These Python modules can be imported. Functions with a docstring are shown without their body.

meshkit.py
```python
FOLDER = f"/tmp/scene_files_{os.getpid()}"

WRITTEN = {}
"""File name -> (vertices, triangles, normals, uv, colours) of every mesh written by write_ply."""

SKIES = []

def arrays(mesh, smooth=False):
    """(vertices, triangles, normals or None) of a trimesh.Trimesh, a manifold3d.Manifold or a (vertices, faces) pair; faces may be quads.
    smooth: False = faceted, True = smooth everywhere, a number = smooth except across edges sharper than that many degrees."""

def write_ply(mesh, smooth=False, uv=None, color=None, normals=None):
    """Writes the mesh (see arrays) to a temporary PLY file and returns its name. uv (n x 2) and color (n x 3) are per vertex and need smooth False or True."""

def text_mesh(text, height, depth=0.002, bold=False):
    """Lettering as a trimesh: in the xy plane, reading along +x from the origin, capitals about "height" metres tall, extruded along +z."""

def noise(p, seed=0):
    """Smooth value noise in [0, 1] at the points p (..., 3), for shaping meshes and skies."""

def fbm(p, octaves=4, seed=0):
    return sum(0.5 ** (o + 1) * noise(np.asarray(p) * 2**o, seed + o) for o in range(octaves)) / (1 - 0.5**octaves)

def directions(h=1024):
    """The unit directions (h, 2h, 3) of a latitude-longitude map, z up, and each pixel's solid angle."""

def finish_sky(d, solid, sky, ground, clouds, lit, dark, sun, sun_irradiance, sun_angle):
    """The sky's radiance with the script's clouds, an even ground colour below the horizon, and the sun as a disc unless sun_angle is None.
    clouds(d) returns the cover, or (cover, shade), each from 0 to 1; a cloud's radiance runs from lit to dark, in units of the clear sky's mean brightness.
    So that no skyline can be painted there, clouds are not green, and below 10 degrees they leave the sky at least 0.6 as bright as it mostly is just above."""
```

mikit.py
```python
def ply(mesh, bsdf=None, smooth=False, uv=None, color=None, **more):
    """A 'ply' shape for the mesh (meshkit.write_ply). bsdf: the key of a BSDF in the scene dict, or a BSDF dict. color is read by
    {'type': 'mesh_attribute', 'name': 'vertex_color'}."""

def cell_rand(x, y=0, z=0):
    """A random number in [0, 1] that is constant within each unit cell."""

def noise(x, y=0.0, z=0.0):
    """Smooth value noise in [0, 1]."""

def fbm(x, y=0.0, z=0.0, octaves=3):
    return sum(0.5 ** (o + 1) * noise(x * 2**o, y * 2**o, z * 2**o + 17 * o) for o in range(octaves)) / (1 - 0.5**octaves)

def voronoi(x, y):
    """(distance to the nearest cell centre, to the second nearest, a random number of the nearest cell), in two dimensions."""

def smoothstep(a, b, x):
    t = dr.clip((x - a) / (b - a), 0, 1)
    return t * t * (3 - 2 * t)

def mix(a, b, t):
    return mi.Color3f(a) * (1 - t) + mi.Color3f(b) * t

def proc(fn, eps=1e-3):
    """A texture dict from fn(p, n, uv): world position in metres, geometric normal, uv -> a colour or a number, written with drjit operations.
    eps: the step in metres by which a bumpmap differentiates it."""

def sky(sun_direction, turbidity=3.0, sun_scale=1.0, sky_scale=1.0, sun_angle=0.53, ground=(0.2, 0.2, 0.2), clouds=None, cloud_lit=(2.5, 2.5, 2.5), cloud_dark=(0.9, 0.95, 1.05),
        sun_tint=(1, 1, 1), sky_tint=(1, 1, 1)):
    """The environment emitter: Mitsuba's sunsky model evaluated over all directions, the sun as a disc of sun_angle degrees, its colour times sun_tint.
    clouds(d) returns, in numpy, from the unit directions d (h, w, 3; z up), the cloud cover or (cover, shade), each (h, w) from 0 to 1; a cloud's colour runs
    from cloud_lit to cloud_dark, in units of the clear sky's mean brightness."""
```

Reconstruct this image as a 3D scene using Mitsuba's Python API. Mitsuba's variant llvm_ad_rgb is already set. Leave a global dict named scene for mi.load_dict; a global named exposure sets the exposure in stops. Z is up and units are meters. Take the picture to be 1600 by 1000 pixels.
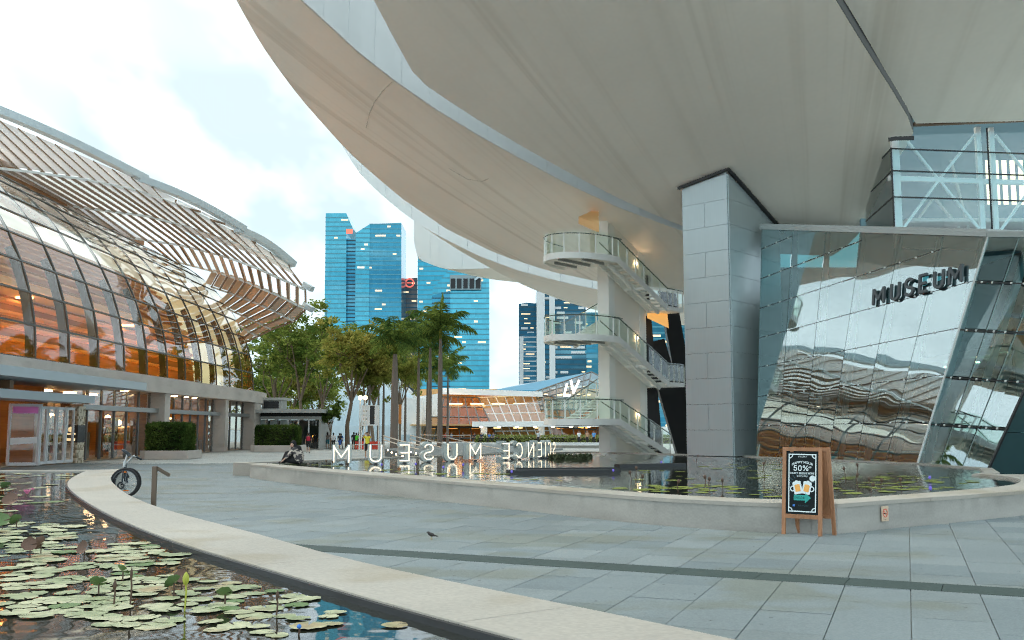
import math, random
import numpy as np, trimesh, drjit as dr, mitsuba as mi
import mikit, meshkit
import manifold3d as m3
from shapely.geometry import Polygon, Point, LineString
from shapely import affinity
from shapely.ops import unary_union

rng = random.Random(7)
nrg = np.random.default_rng(7)
scene, labels = {}, {}
T = mi.ScalarTransform4f

# ------------------------------------------------------------------ camera, sky, exposure
F, EYE = 1555.0, 1.55                       # focal length in pixels of the 1600 px wide photograph, eye height
TH = math.atan(171 / F)                     # upward tilt
CT, ST = math.cos(TH), math.sin(TH)
scene['camera'] = {'type': 'perspective', 'fov': math.degrees(2 * math.atan(800 / F)), 'fov_axis': 'x',
                   'near_clip': 0.1, 'far_clip': 8000.0,
                   'to_world': T().look_at(origin=[0, 0, EYE], target=[0, CT, EYE + ST], up=[0, 0, 1])}


def sky_clouds(d):
    q = d / (d[..., 2:] + 0.22)
    p = np.stack([q[..., 0] * 5.0, q[..., 1] * 2.6, q[..., 0] * 0 + 3.1], -1)
    n = meshkit.fbm(p * 1.5, 5, 3)
    m = meshkit.fbm(p * 0.6 + 9, 3, 5)
    shade = np.clip((n - 0.36) * 4.2, 0, 1) * np.clip((m - 0.30) * 4, 0, 1)
    cover = 0.98 - 0.55 * np.clip(1 - d[..., 2] * 3.0, 0, 1) ** 2
    return cover, shade


scene['sky'] = mikit.sky((-0.55, 0.35, 0.62), turbidity=3, sun_scale=0.12, sun_angle=16, ground=(0.25, 0.25, 0.24),
                         clouds=sky_clouds, cloud_lit=(2.38, 2.66, 2.72), cloud_dark=(1.46, 1.74, 1.82), sky_tint=(0.85, 1.0, 1.0))
exposure = 2.65

# ------------------------------------------------------------------ helpers


def ray(px, py):
    u, v = (px - 800) / F, (500 - py) / F
    return np.array([u, CT - v * ST, ST + v * CT])


def G(px, py, z=0.0):
    """the point of the level z seen at a pixel of the photograph"""
    r = ray(px, py)
    return r * ((z - EYE) / r[2]) + np.array([0, 0, EYE])


def P(px, py, d):
    """the point at distance d (metres along +y) seen at a pixel of the photograph"""
    r = ray(px, py)
    return r * (d / r[1]) + np.array([0, 0, EYE])


_used = {}


def fresh(name):
    n = _used.get(name, 0)
    _used[name] = n + 1
    return name if n == 0 else f'{name}_{n:03d}'


def thing(name, label, cat, group=None):
    k = fresh(name)
    labels[k] = {'label': label, 'category': cat}
    if group:
        labels[k]['group'] = group
    return k


def put(name, mesh, mat, parent=None, smooth=False, label=None, cat=None, group=None, kind=None, emit=None, uv=None):
    k = fresh(parent + '__' + name if parent else name)
    more = {}
    if emit is not None:
        more['emitter'] = {'type': 'area', 'radiance': {'type': 'rgb', 'value': list(emit)}}
    scene[k] = mikit.ply(mesh, mat, smooth, uv, **more)
    e = {}
    if label: e['label'] = label
    if cat: e['category'] = cat
    if group: e['group'] = group
    if kind: e['kind'] = kind
    if e: labels[k] = e
    return k


def put_copy(name, shape, mat, tw, parent=None, label=None, cat=None, group=None, kind=None):
    """one more entry of a shape dict (made by mikit.ply) under another transform"""
    k = fresh(parent + '__' + name if parent else name)
    scene[k] = {**shape, 'to_world': tw}
    if mat: scene[k]['bsdf'] = {'type': 'ref', 'id': mat}
    e = {a: b for a, b in (('label', label), ('category', cat), ('group', group), ('kind', kind)) if b}
    if e: labels[k] = e
    return k


def V(*a): return np.array(a, float)


def unit(v): return np.asarray(v, float) / np.linalg.norm(v)


def tm(v, f): return trimesh.Trimesh(np.asarray(v, float), np.asarray(f), process=False)


def cat(ms): return trimesh.util.concatenate(ms)


def box(x0, x1, y0, y1, z0, z1):
    m = trimesh.creation.box(extents=(x1 - x0, y1 - y0, z1 - z0))
    m.apply_translation(((x0 + x1) / 2, (y0 + y1) / 2, (z0 + z1) / 2))
    return m


def frame_mesh(mesh, o, ex, ey, ez):
    """moves a mesh from local axes to the frame o, ex, ey, ez"""
    m = mesh.copy()
    M = np.eye(4)
    M[:3, 0], M[:3, 1], M[:3, 2], M[:3, 3] = ex, ey, ez, o
    m.apply_transform(M)
    return m


def bar(a, b, w, h, up=(0, 0, 1)):
    """a rectangular bar from a to b, w wide and h deep"""
    a, b = np.asarray(a, float), np.asarray(b, float)
    d = unit(b - a)
    s = np.cross(d, up)
    if np.linalg.norm(s) < 1e-6: s = np.cross(d, (0, 1, 0))
    s = unit(s)
    u = np.cross(s, d)
    v = [p + s * i * w / 2 + u * j * h / 2 for p in (a, b) for i, j in ((-1, -1), (1, -1), (1, 1), (-1, 1))]
    f = [[0, 1, 2], [0, 2, 3], [4, 6, 5], [4, 7, 6]]
    for i in range(4):
        j = (i + 1) % 4
        f += [[i, i + 4, j + 4], [i, j + 4, j]]
    m = tm(v, f)
    m.invert()
    return m


def sweep(pts, w, h, up=(0, 0, 1), closed=False, ups=None):
    """a rectangular section swept along a polyline, mitred"""
    p = np.asarray(pts, float)
    n = len(p)
    if closed:
        t = np.roll(p, -1, 0) - np.roll(p, 1, 0)
    else:
        t = np.gradient(p, axis=0)
    t /= np.linalg.norm(t, axis=1, keepdims=True) + 1e-12
    U = np.tile(np.asarray(up, float), (n, 1)) if ups is None else np.asarray(ups, float)
    s = np.cross(t, U); s /= np.linalg.norm(s, axis=1, keepdims=True) + 1e-12
    u = np.cross(s, t)
    ring = np.stack([p + s * (i * w / 2) + u * (j * h / 2) for i, j in ((-1, -1), (1, -1), (1, 1), (-1, 1))], 1)
    v = ring.reshape(-1, 3)
    f = []
    for a in range(n if closed else n - 1):
        b = (a + 1) % n
        for i in range(4):
            j = (i + 1) % 4
            f += [[a * 4 + i, a * 4 + j, b * 4 + j], [a * 4 + i, b * 4 + j, b * 4 + i]]
    if not closed:
        f += [[0, 2, 1], [0, 3, 2], [(n - 1) * 4, (n - 1) * 4 + 1, (n - 1) * 4 + 2], [(n - 1) * 4, (n - 1) * 4 + 2, (n - 1) * 4 + 3]]
    m = tm(v, f)
    return m


def tube(pts, r, n=8, caps=True):
    p = np.asarray(pts, float)
    rr = np.broadcast_to(np.asarray(r, float), (len(p),))
    t = np.gradient(p, axis=0)
    t /= np.linalg.norm(t, axis=1, keepdims=True) + 1e-12
    a = np.cross(t, np.where(np.abs(t[:, 2:]) < 0.9, [0, 0, 1.0], [1.0, 0, 0]))
    a /= np.linalg.norm(a, axis=1, keepdims=True) + 1e-12
    for i in range(1, len(p)):
        if a[i] @ a[i - 1] < 0: a[i] *= -1
    b = np.cross(t, a)
    ang = np.arange(n) * 2 * np.pi / n
    v = p[:, None] + rr[:, None, None] * (np.cos(ang)[None, :, None] * a[:, None] + np.sin(ang)[None, :, None] * b[:, None])
    f = []
    for i in range(len(p) - 1):
        for j in range(n):
            k = (j + 1) % n
            f += [[i * n + j, i * n + k, (i + 1) * n + k], [i * n + j, (i + 1) * n + k, (i + 1) * n + j]]
    v = v.reshape(-1, 3)
    if caps:
        v = np.vstack([v, p[:1], p[-1:]])
        c0, c1 = len(v) - 2, len(v) - 1
        for j in range(n):
            k = (j + 1) % n
            f += [[c0, k, j], [c1, (len(p) - 1) * n + j, (len(p) - 1) * n + k]]
    return tm(v, f)


def prism(poly, z0, z1):
    g = poly if isinstance(poly, Polygon) else Polygon(poly)
    if not g.is_valid: g = g.buffer(0)
    gs = getattr(g, 'geoms', [g])
    ms = []
    for q in gs:
        m = trimesh.creation.extrude_polygon(q, z1 - z0, engine='earcut')
        m.apply_translation((0, 0, z0))
        ms.append(m)
    return cat(ms)


def sheet(poly, z):
    """a flat, upward facing sheet"""
    gs = getattr(poly, 'geoms', [poly])
    ms = []
    for q in gs:
        v, f = trimesh.creation.triangulate_polygon(q, engine='earcut')
        v = np.column_stack([v, np.full(len(v), z)])
        a = np.cross(v[f[:, 1]] - v[f[:, 0]], v[f[:, 2]] - v[f[:, 0]])[:, 2]
        f = np.where((a < 0)[:, None], f[:, ::-1], f)
        ms.append(tm(v, f))
    return cat(ms)


def grid_mesh(g, flip=False):
    """a mesh from an (n, m, 3) grid of points"""
    n, m = g.shape[:2]
    i, j = np.meshgrid(np.arange(n - 1), np.arange(m - 1), indexing='ij')
    q = np.stack([i * m + j, i * m + j + 1, (i + 1) * m + j + 1, (i + 1) * m + j], -1).reshape(-1, 4)
    f = np.vstack([q[:, [0, 1, 2]], q[:, [0, 2, 3]]])
    return tm(g.reshape(-1, 3), f[:, ::-1] if flip else f)


def slab(g, off):
    """a closed solid between a grid and the same grid moved by off (a vector or a grid of vectors)"""
    top = g + off
    n, m = g.shape[:2]
    a, b = grid_mesh(g), grid_mesh(top, True)
    idx = np.concatenate([np.arange(m), np.arange(1, n) * m + m - 1, (n - 1) * m + np.arange(m - 2, -1, -1), np.arange(n - 2, 0, -1) * m])
    ring = np.vstack([g.reshape(-1, 3)[idx], top.reshape(-1, 3)[idx]])
    k = len(idx)
    f = []
    for i in range(k):
        j = (i + 1) % k
        f += [[i, i + k, j + k], [i, j + k, j]]
    side = tm(ring, f)
    return cat([a, b, side])


def resample(pts, n):
    p = np.asarray(pts, float)
    s = np.concatenate([[0], np.cumsum(np.linalg.norm(np.diff(p, axis=0), axis=1))])
    q = np.linspace(0, s[-1], n)
    return np.stack([np.interp(q, s, p[:, k]) for k in range(p.shape[1])], 1)


def smooth_line(pts, n):
    """a smooth curve through points (Catmull-Rom, by chord length)"""
    from scipy.interpolate import PchipInterpolator
    p = np.asarray(pts, float)
    s = np.concatenate([[0], np.cumsum(np.linalg.norm(np.diff(p, axis=0), axis=1))])
    q = np.linspace(0, s[-1], n)
    return np.stack([PchipInterpolator(s, p[:, k])(q) for k in range(p.shape[1])], 1)


def ball(c, r, seg=12):
    return m3.Manifold.sphere(r, seg).translate([float(x) for x in c])


def limb(pts, rs, seg=12):
    """a chain of tapered capsules as one manifold"""
    out = []
    for a, b, r, q in zip(pts[:-1], pts[1:], rs[:-1], rs[1:]):
        out.append(m3.Manifold.batch_hull([ball(a, r, seg), ball(b, q, seg)]))
    return out


def man(m):
    k = m.to_mesh()
    return trimesh.Trimesh(np.array(k.vert_properties[:, :3]), np.array(k.tri_verts), process=False)


# ------------------------------------------------------------------ materials
def rgb(*c): return {'type': 'rgb', 'value': list(c)}


def mat(key, **kw):
    scene[key] = {'type': 'twosided', 'b': {'type': 'principled', **kw}}
    return key


def plain(key, c, rough=0.6, **kw):
    return mat(key, base_color=rgb(*c), roughness=rough, **kw)


def bumped(key, tex, scale, rough, base, eps=2e-3, **kw):
    scene[key] = {'type': 'twosided', 'b': {'type': 'bumpmap', 'arbitrary': mikit.proc(tex, eps), 'scale': scale,
                  'bsdf': {'type': 'principled', 'base_color': base, 'roughness': rough, **kw}}}
    return key


def speckled(c, amp=0.12, fine=60.0, coarse=0.7, stain=0.25, tint=(0.8, 0.82, 0.78)):
    """stone or concrete: fine grain, soft clouding and stains"""
    def fn(p, n, uv):
        g = mikit.noise(p.x * fine, p.y * fine, p.z * fine)
        k = mikit.fbm(p.x * coarse, p.y * coarse, p.z * coarse, 4)
        s = mikit.smoothstep(0.52, 0.75, mikit.fbm(p.x * 0.9 + 31, p.y * 0.9, p.z * 2.2, 4))
        v = 1 + amp * (g - 0.5) * 2 + 0.35 * (k - 0.5)
        base = mi.Color3f(c) * v
        return mikit.mix(base, base * mi.Color3f(tint), s * stain * 3)
    return mikit.proc(fn)


mat('mat_coping', base_color=speckled((0.375, 0.358, 0.318), 0.08, 45, 0.55, 0.30, (0.86, 0.82, 0.74)), roughness=0.6)


def wall_concrete(p, n, uv):
    g = mikit.noise(p.x * 40, p.y * 40, p.z * 40)
    k = mikit.fbm(p.x * 0.8, p.y * 0.8, p.z * 3, 4)
    drip = mikit.smoothstep(0.5, 0.8, mikit.noise(p.x * 5, p.y * 5, p.z * 0.5)) * mikit.smoothstep(0.0, 0.5, p.z)
    v = 0.9 + 0.12 * (g - 0.5) + 0.45 * (k - 0.5)
    c = mi.Color3f(0.41, 0.405, 0.375) * v
    return mikit.mix(c, c * mi.Color3f(0.72, 0.72, 0.70), drip * 0.6)


mat('mat_wall_concrete', base_color=mikit.proc(wall_concrete), roughness=0.8)

def paving(c):
    def fn(p, n, uv):
        g = mikit.noise(p.x * 70, p.y * 70, 0.0)
        k = mikit.fbm(p.x * 0.55, p.y * 0.55, 3.0, 4)
        s = mikit.smoothstep(0.50, 0.72, mikit.fbm(p.x * 0.8 + 31, p.y * 1.1, 5.0, 5))
        f1, f2, w = mikit.voronoi(p.x * 1.7, p.y * 1.7)
        gum = mikit.smoothstep(0.035, 0.022, f1) * dr.select(w > 0.62, 0.45, 0.0)
        wet = mikit.smoothstep(0.62, 0.70, mikit.fbm(p.x * 0.35 + 4, p.y * 0.5, 9.0, 3)) * 0.07
        v = (1 + 0.2 * (g - 0.5)) * (1 + 0.26 * (k - 0.5)) * (1 - 0.12 * s) * (1 - gum) * (1 - wet)
        return mikit.mix(mi.Color3f(c), mi.Color3f(c) * mi.Color3f(1.03, 0.98, 0.86), s) * v
    return mikit.proc(fn)


PAV = []
for i, c in enumerate([(0.188, 0.228, 0.242), (0.166, 0.206, 0.222), (0.208, 0.248, 0.260), (0.180, 0.216, 0.226)]):
    PAV.append(mat(f'mat_paving_{i}', base_color=paving(c), roughness=0.55))
mat('mat_drain', base_color=speckled((0.045, 0.068, 0.066), 0.15, 60, 0.8, 0.1), roughness=0.6)


def ground_fn(p, n, uv):
    # far paving beyond the slabs that are built: faint joints on the same grid
    a = (p.x * 0.3673 + p.y * 0.9301) / 0.9
    b = (p.x * 0.9301 - p.y * 0.3673) / 0.61
    fa, fb = a - dr.floor(a), b - dr.floor(b)
    j = dr.maximum(mikit.smoothstep(0.03, 0.0, dr.minimum(fa, 1 - fa)), mikit.smoothstep(0.03, 0.0, dr.minimum(fb, 1 - fb)))
    k = mikit.fbm(p.x * 0.5, p.y * 0.5, 0.0, 4)
    t = mikit.cell_rand(a, b, 1)
    return mi.Color3f(0.38, 0.40, 0.385) * (0.88 + 0.3 * (k - 0.5) + 0.12 * t) * (1 - 0.35 * j)


mat('mat_ground', base_color=mikit.proc(ground_fn), roughness=0.7)


def soffit_fn(p, n, uv):
    dx, dy = p.x - 20.0, p.y - 65.0
    r = dr.sqrt(dx * dx + dy * dy)
    ph = dr.atan2(dy, dx)
    st = mikit.fbm(ph * 60, r * 0.05, 0.0, 4)
    st2 = mikit.fbm(ph * 14 + 7, r * 0.03, 2.0, 3)
    k = mikit.fbm(p.x * 0.25, p.y * 0.25, p.z * 0.25, 4)
    g = mikit.noise(p.x * 9, p.y * 9, p.z * 9)
    d = mikit.smoothstep(0.45, 0.85, st) * mikit.smoothstep(0.35, 0.7, st2)
    c = mi.Color3f(0.94, 0.88, 0.785) * (0.96 + 0.16 * (k - 0.5) + 0.03 * (g - 0.5))
    return mikit.mix(c, c * mi.Color3f(0.70, 0.67, 0.62), d * 0.62)


mat('mat_soffit', base_color=mikit.proc(soffit_fn), roughness=0.5)
plain('mat_white_panel', (0.82, 0.88, 0.89), 0.22, specular=0.7)
plain('mat_grey_trim', (0.16, 0.165, 0.165), 0.5)
plain('mat_dark', (0.02, 0.022, 0.025), 0.5)
plain('mat_black_metal', (0.018, 0.02, 0.022), 0.35, specular=0.5)
plain('mat_steel_white', (0.70, 0.72, 0.70), 0.4)
plain('mat_steel_grey', (0.32, 0.34, 0.34), 0.35, metallic=0.7)
plain('mat_stair_white', (0.82, 0.83, 0.79), 0.45)
plain('mat_stair_column', (0.84, 0.79, 0.71), 0.7)
plain('mat_rail_dark', (0.10, 0.12, 0.11), 0.35)


def clad_fn(p, n, uv):
    k = mikit.fbm(p.x * 0.8, p.y * 0.8, p.z * 0.4, 3)
    r = mikit.noise(p.x * 30, p.y * 30, p.z * 1.2)
    return mi.Color3f(0.50, 0.59, 0.61) * (0.94 + 0.12 * (k - 0.5) + 0.05 * (r - 0.5))


mat('mat_cladding', base_color=mikit.proc(clad_fn), roughness=0.30, metallic=0.45)


def water_fn(p, n, uv):
    return 0.6 * mikit.fbm(p.x * 2.2, p.y * 2.2, 0.0, 3) + 0.25 * mikit.noise(p.x * 9, p.y * 9, 4.0)


def bump(key, fn, scale, inner, eps=5e-3):
    scene[key] = {'type': 'bumpmap', 'arbitrary': mikit.proc(fn, eps), 'scale': scale, 'bsdf': inner}
    return key


bump('mat_water', water_fn, 0.004, {'type': 'principled', 'base_color': rgb(0.012, 0.014, 0.010), 'roughness': 0.03, 'specular': 0.75}, 8e-3)
scene['mat_water'] = {'type': 'twosided', 'b': scene['mat_water']}
plain('mat_bay_water', (0.05, 0.12, 0.14), 0.15, specular=0.6)

scene['mat_glass_facade'] = {'type': 'thindielectric', 'int_ior': 3.7, 'specular_reflectance': rgb(0.84, 0.98, 1.0), 'specular_transmittance': rgb(0.06, 0.30, 0.33)}
scene['mat_glass_clear'] = {'type': 'thindielectric', 'int_ior': 1.5, 'specular_transmittance': rgb(0.86, 0.95, 0.93)}
scene['mat_glass_box'] = {'type': 'thindielectric', 'int_ior': 1.75, 'specular_transmittance': rgb(0.70, 0.92, 0.95)}
scene['mat_glass_vault_low'] = {'type': 'thindielectric', 'int_ior': 1.30, 'specular_transmittance': rgb(0.92, 0.72, 0.44)}
scene['mat_glass_return'] = {'type': 'thindielectric', 'int_ior': 1.5, 'specular_transmittance': rgb(0.16, 0.19, 0.18)}
scene['mat_glass_vault'] = {'type': 'thindielectric', 'int_ior': 2.0, 'specular_transmittance': rgb(0.80, 0.70, 0.55), 'specular_reflectance': rgb(1.0, 0.97, 0.92)}
scene['mat_glass_shop'] = {'type': 'thindielectric', 'int_ior': 1.6, 'specular_transmittance': rgb(0.85, 0.83, 0.78)}


def stroke(lines, r):
    return unary_union([LineString(l).buffer(r, cap_style=2, join_style=2) if not isinstance(l, tuple) else l[0] for l in lines])


def arc(cx, cy, rx, ry, a0, a1, n=18):
    return [(cx + rx * math.cos(math.radians(a0 + (a1 - a0) * i / n)), cy + ry * math.sin(math.radians(a0 + (a1 - a0) * i / n))) for i in range(n + 1)]


# centre lines of capital letters, one unit tall
STROKES = {
    'M': [[(.0, 0), (.0, 1)], [(.82, 0), (.82, 1)], [(.0, .94), (.41, .30), (.82, .94)]],
    'U': [[(.0, 1)] + arc(.31, .31, .31, .31, 180, 360) + [(.62, 1)]],
    'E': [[(.52, 0), (.0, 0), (.0, 1), (.52, 1)], [(.0, .5), (.46, .5)]],
    'S': [arc(.29, .745, .27, .255, 20, 270) + arc(.29, .255, .29, .235, 90, -160)],
    'C': [arc(.34, .5, .34, .5, 45, 315)],
    'N': [[(.0, 0), (.0, 1)], [(.66, 0), (.66, 1)], [(.0, .96), (.66, .04)]],
    'I': [[(.0, 0), (.0, 1)]],
    'L': [[(.0, 1), (.0, .04), (.5, .04)]],
    'V': [[(.0, 1), (.33, .02), (.66, 1)]],
}


def stroke_letter(ch, h, r, depth, o, ex, ez, inset=0.0):
    """a letter of even strokes, h tall, centred on o, read along ex, extruded away from the reader by depth"""
    g = unary_union([LineString(l).buffer(r, cap_style=2 if inset == 0 else 1, join_style=1) for l in [[(x * h, inset + y * (h - 2 * inset)) for x, y in q] for q in STROKES[ch]]])
    g = affinity.translate(g, -(g.bounds[0] + g.bounds[2]) / 2, 0)
    gs = getattr(g, 'geoms', [g])
    m = cat([trimesh.creation.extrude_polygon(q, depth, engine='earcut') for q in gs])
    return frame_mesh(m, o, ex, ez, np.cross(ex, ez))
# ------------------------------------------------------------------ ground, bay, paving, ponds
HC = 0.44          # height of the pond copings
WATER = 0.385
put('ground', sheet(Polygon([(-150, -60), (150, -60), (150, 128), (-150, 128)]), -0.02), 'mat_ground', kind='structure', label='grey paved plaza ground running back to the waterfront')
put('bay_water', sheet(Polygon([(-4000, 128), (4000, 128), (4000, 6500), (-4000, 6500)]), -2.0), 'mat_bay_water', kind='structure', label='bay water beyond the plaza')

LEFT_OUT = [(1700, 1124), (1400, 1054), (1180, 1002), (1100, 985.5), (950, 956), (867, 941), (792, 925.5), (732, 913), (590, 887), (500, 864), (444, 844), (344, 819), (250, 794), (215, 780),
            (193, 768), (180, 757.5), (174, 750), (176, 744), (184, 738.5), (196, 732.5)]
LEFT_IN = [(1500, 1190), (1100, 1083), (837, 999), (740, 975), (612, 951), (500, 911.5), (422, 887), (344, 870), (262, 842), (187, 812), (150, 793), (126, 778), (110, 766), (105, 758), (108, 750), (120, 742), (137, 734.5)]
lo = smooth_line([G(x, y, HC)[:2] for x, y in LEFT_OUT], 140)
li = smooth_line([G(x, y, HC)[:2] for x, y in LEFT_IN], 140)
left_pond = Polygon(list(map(tuple, li)) + [(-11.9, 28.3), (-45, 26.2), (-45, -8), (9.5, -8)]).buffer(0)
from scipy.ndimage import gaussian_filter1d
def soften(l, hook):
    p = resample(l, 900)
    a, b = gaussian_filter1d(p, 38, axis=0, mode='nearest'), gaussian_filter1d(p, 3, axis=0, mode='nearest')
    w = np.clip((np.arange(900) - hook * 1.8) / 60.0, 0, 1)[:, None]
    q = a * (1 - w) + b * w
    q[0], q[-1] = p[0], p[-1]
    return resample(q, 320)
lo, li = soften(lo, 250), soften(li, 330)
left_pond = Polygon(list(map(tuple, li)) + [(-11.9, 28.3), (-45, 26.2), (-45, -8), (9.5, -8)]).buffer(0)
coping_poly = Polygon(list(map(tuple, lo)) + list(map(tuple, li[::-1]))).buffer(0)
pond = thing('lily_pond', 'wide lily pond in front of the camera with a curved pale stone coping', 'pond')


def coping_blocks(outer, inner, n, z1, parent, matname, thick=0.10, gap=0.004):
    """a curved coping cut into stones"""
    for k in range(n):
        a, b = int(k * (len(outer) - 1) / n), int((k + 1) * (len(outer) - 1) / n)
        g = np.stack([outer[a:b + 1], inner[a:b + 1]], 1)
        q = Polygon(list(map(tuple, g[:, 0])) + list(map(tuple, g[::-1, 1]))).buffer(-gap)
        if q.is_empty or q.area < 0.01: continue
        put('coping_stone', prism(q, z1 - thick, z1), matname, parent)


coping_blocks(lo, li, 9, HC, pond, 'mat_coping', 0.045)
put('coping_wall', prism(coping_poly.buffer(-0.035), -0.02, HC - 0.045), 'mat_wall_concrete', pond)
put('far_edge', prism(Polygon([(-11.2, 27.7), (-11.2, 28.35), (-45, 26.6), (-45, 26.2), (-12, 27.75)]), -0.02, HC - 0.02), 'mat_coping', pond)
plain('mat_pond_edge', (0.022, 0.024, 0.026), 0.4)
put('inner_lining', prism(coping_poly.buffer(0.03).difference(coping_poly.buffer(-0.02)).intersection(left_pond.buffer(0.03)), 0.1, HC - 0.012), 'mat_pond_edge', pond)
put('pond_water', sheet(left_pond.buffer(0.02), WATER), 'mat_water', kind='structure', label='still dark pond water between the lily pads')

# right-hand reflecting pond
R_OUT = [(390, 725), (500, 735.5), (600, 744), (700, 752), (800, 760), (924, 770), (1067, 780), (1221, 786.3), (1308, 787.5)]
R_OUT2 = [(1308, 787.5), (1360, 783.5), (1416, 779.5), (1495, 774.5), (1547, 770.5), (1600, 766.5), (1640, 762), (1668, 756), (1660, 747), (1625, 742.5), (1600, 741)]
R_IN = [(420, 724), (500, 731), (600, 738.5), (700, 746), (780, 752.5), (924, 763.5), (1067, 773.5), (1221, 780), (1298, 780.5)]
R_IN2 = [(1298, 780.5), (1390, 774), (1495, 766), (1547, 761.5), (1584, 756.5), (1594, 752), (1588, 747), (1560, 742.8), (1530, 740.5)]
ro = np.array([G(x, y, HC)[:2] for x, y in R_OUT]); ro2 = smooth_line([G(x, y, HC)[:2] for x, y in R_OUT2], 60)
ri = np.array([G(x, y, HC)[:2] for x, y in R_IN]); ri2 = smooth_line([G(x, y, HC)[:2] for x, y in R_IN2], 60)
ro1 = smooth_line(ro, 60); ri1 = smooth_line(ri, 60)
OUT = np.vstack([ro1, ro2[1:]]); INN = np.vstack([ri1, ri2[1:]])
basin = thing('reflecting_pond', 'raised reflecting pond under the museum with a pale concrete wall', 'pond')
HE1 = V(10.34, 42.0) + unit(V(0.391, -0.92)) * 8.8; HE2 = P(1540, 741, HE1[1] - 4.4)[:2]
back_edge = [(12.6, 26.4), tuple(HE2), tuple(HE1), (10.34, 42.05), (10.2, 43.7), (9.0, 44.5), (4.0, 51.5), (-1.0, 47.0), (-6.5, 38.5), (-9.3, 34.2)]
right_water = Polygon(list(map(tuple, INN)) + back_edge).buffer(0)
coping_blocks(ro1, ri1, 5, HC, basin, 'mat_coping', 0.06)
coping_blocks(ro2, ri2, 5, HC, basin, 'mat_coping', 0.06)
wall_poly = Polygon(list(map(tuple, OUT)) + list(map(tuple, INN[::-1]))).buffer(0)
cst = Polygon([tuple(ro1[-2]), tuple(ro1[-1]), tuple(ro2[1]), tuple(ri2[1]), tuple(ri2[0]), tuple(ri1[-1]), tuple(ri1[-2])]).buffer(0)
put('corner_core', prism(cst.buffer(-0.008), -0.02, HC - 0.003), 'mat_wall_concrete', basin)
for part in (Polygon(list(map(tuple, ro1)) + list(map(tuple, ri1[::-1]))), Polygon(list(map(tuple, ro2)) + list(map(tuple, ri2[::-1])))):
    put('concrete_wall', prism(part.buffer(0).buffer(-0.02), -0.02, HC - 0.06), 'mat_wall_concrete', basin)
be = LineString([tuple(ri2[-1])] + back_edge + [tuple(ri1[0])])
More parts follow.
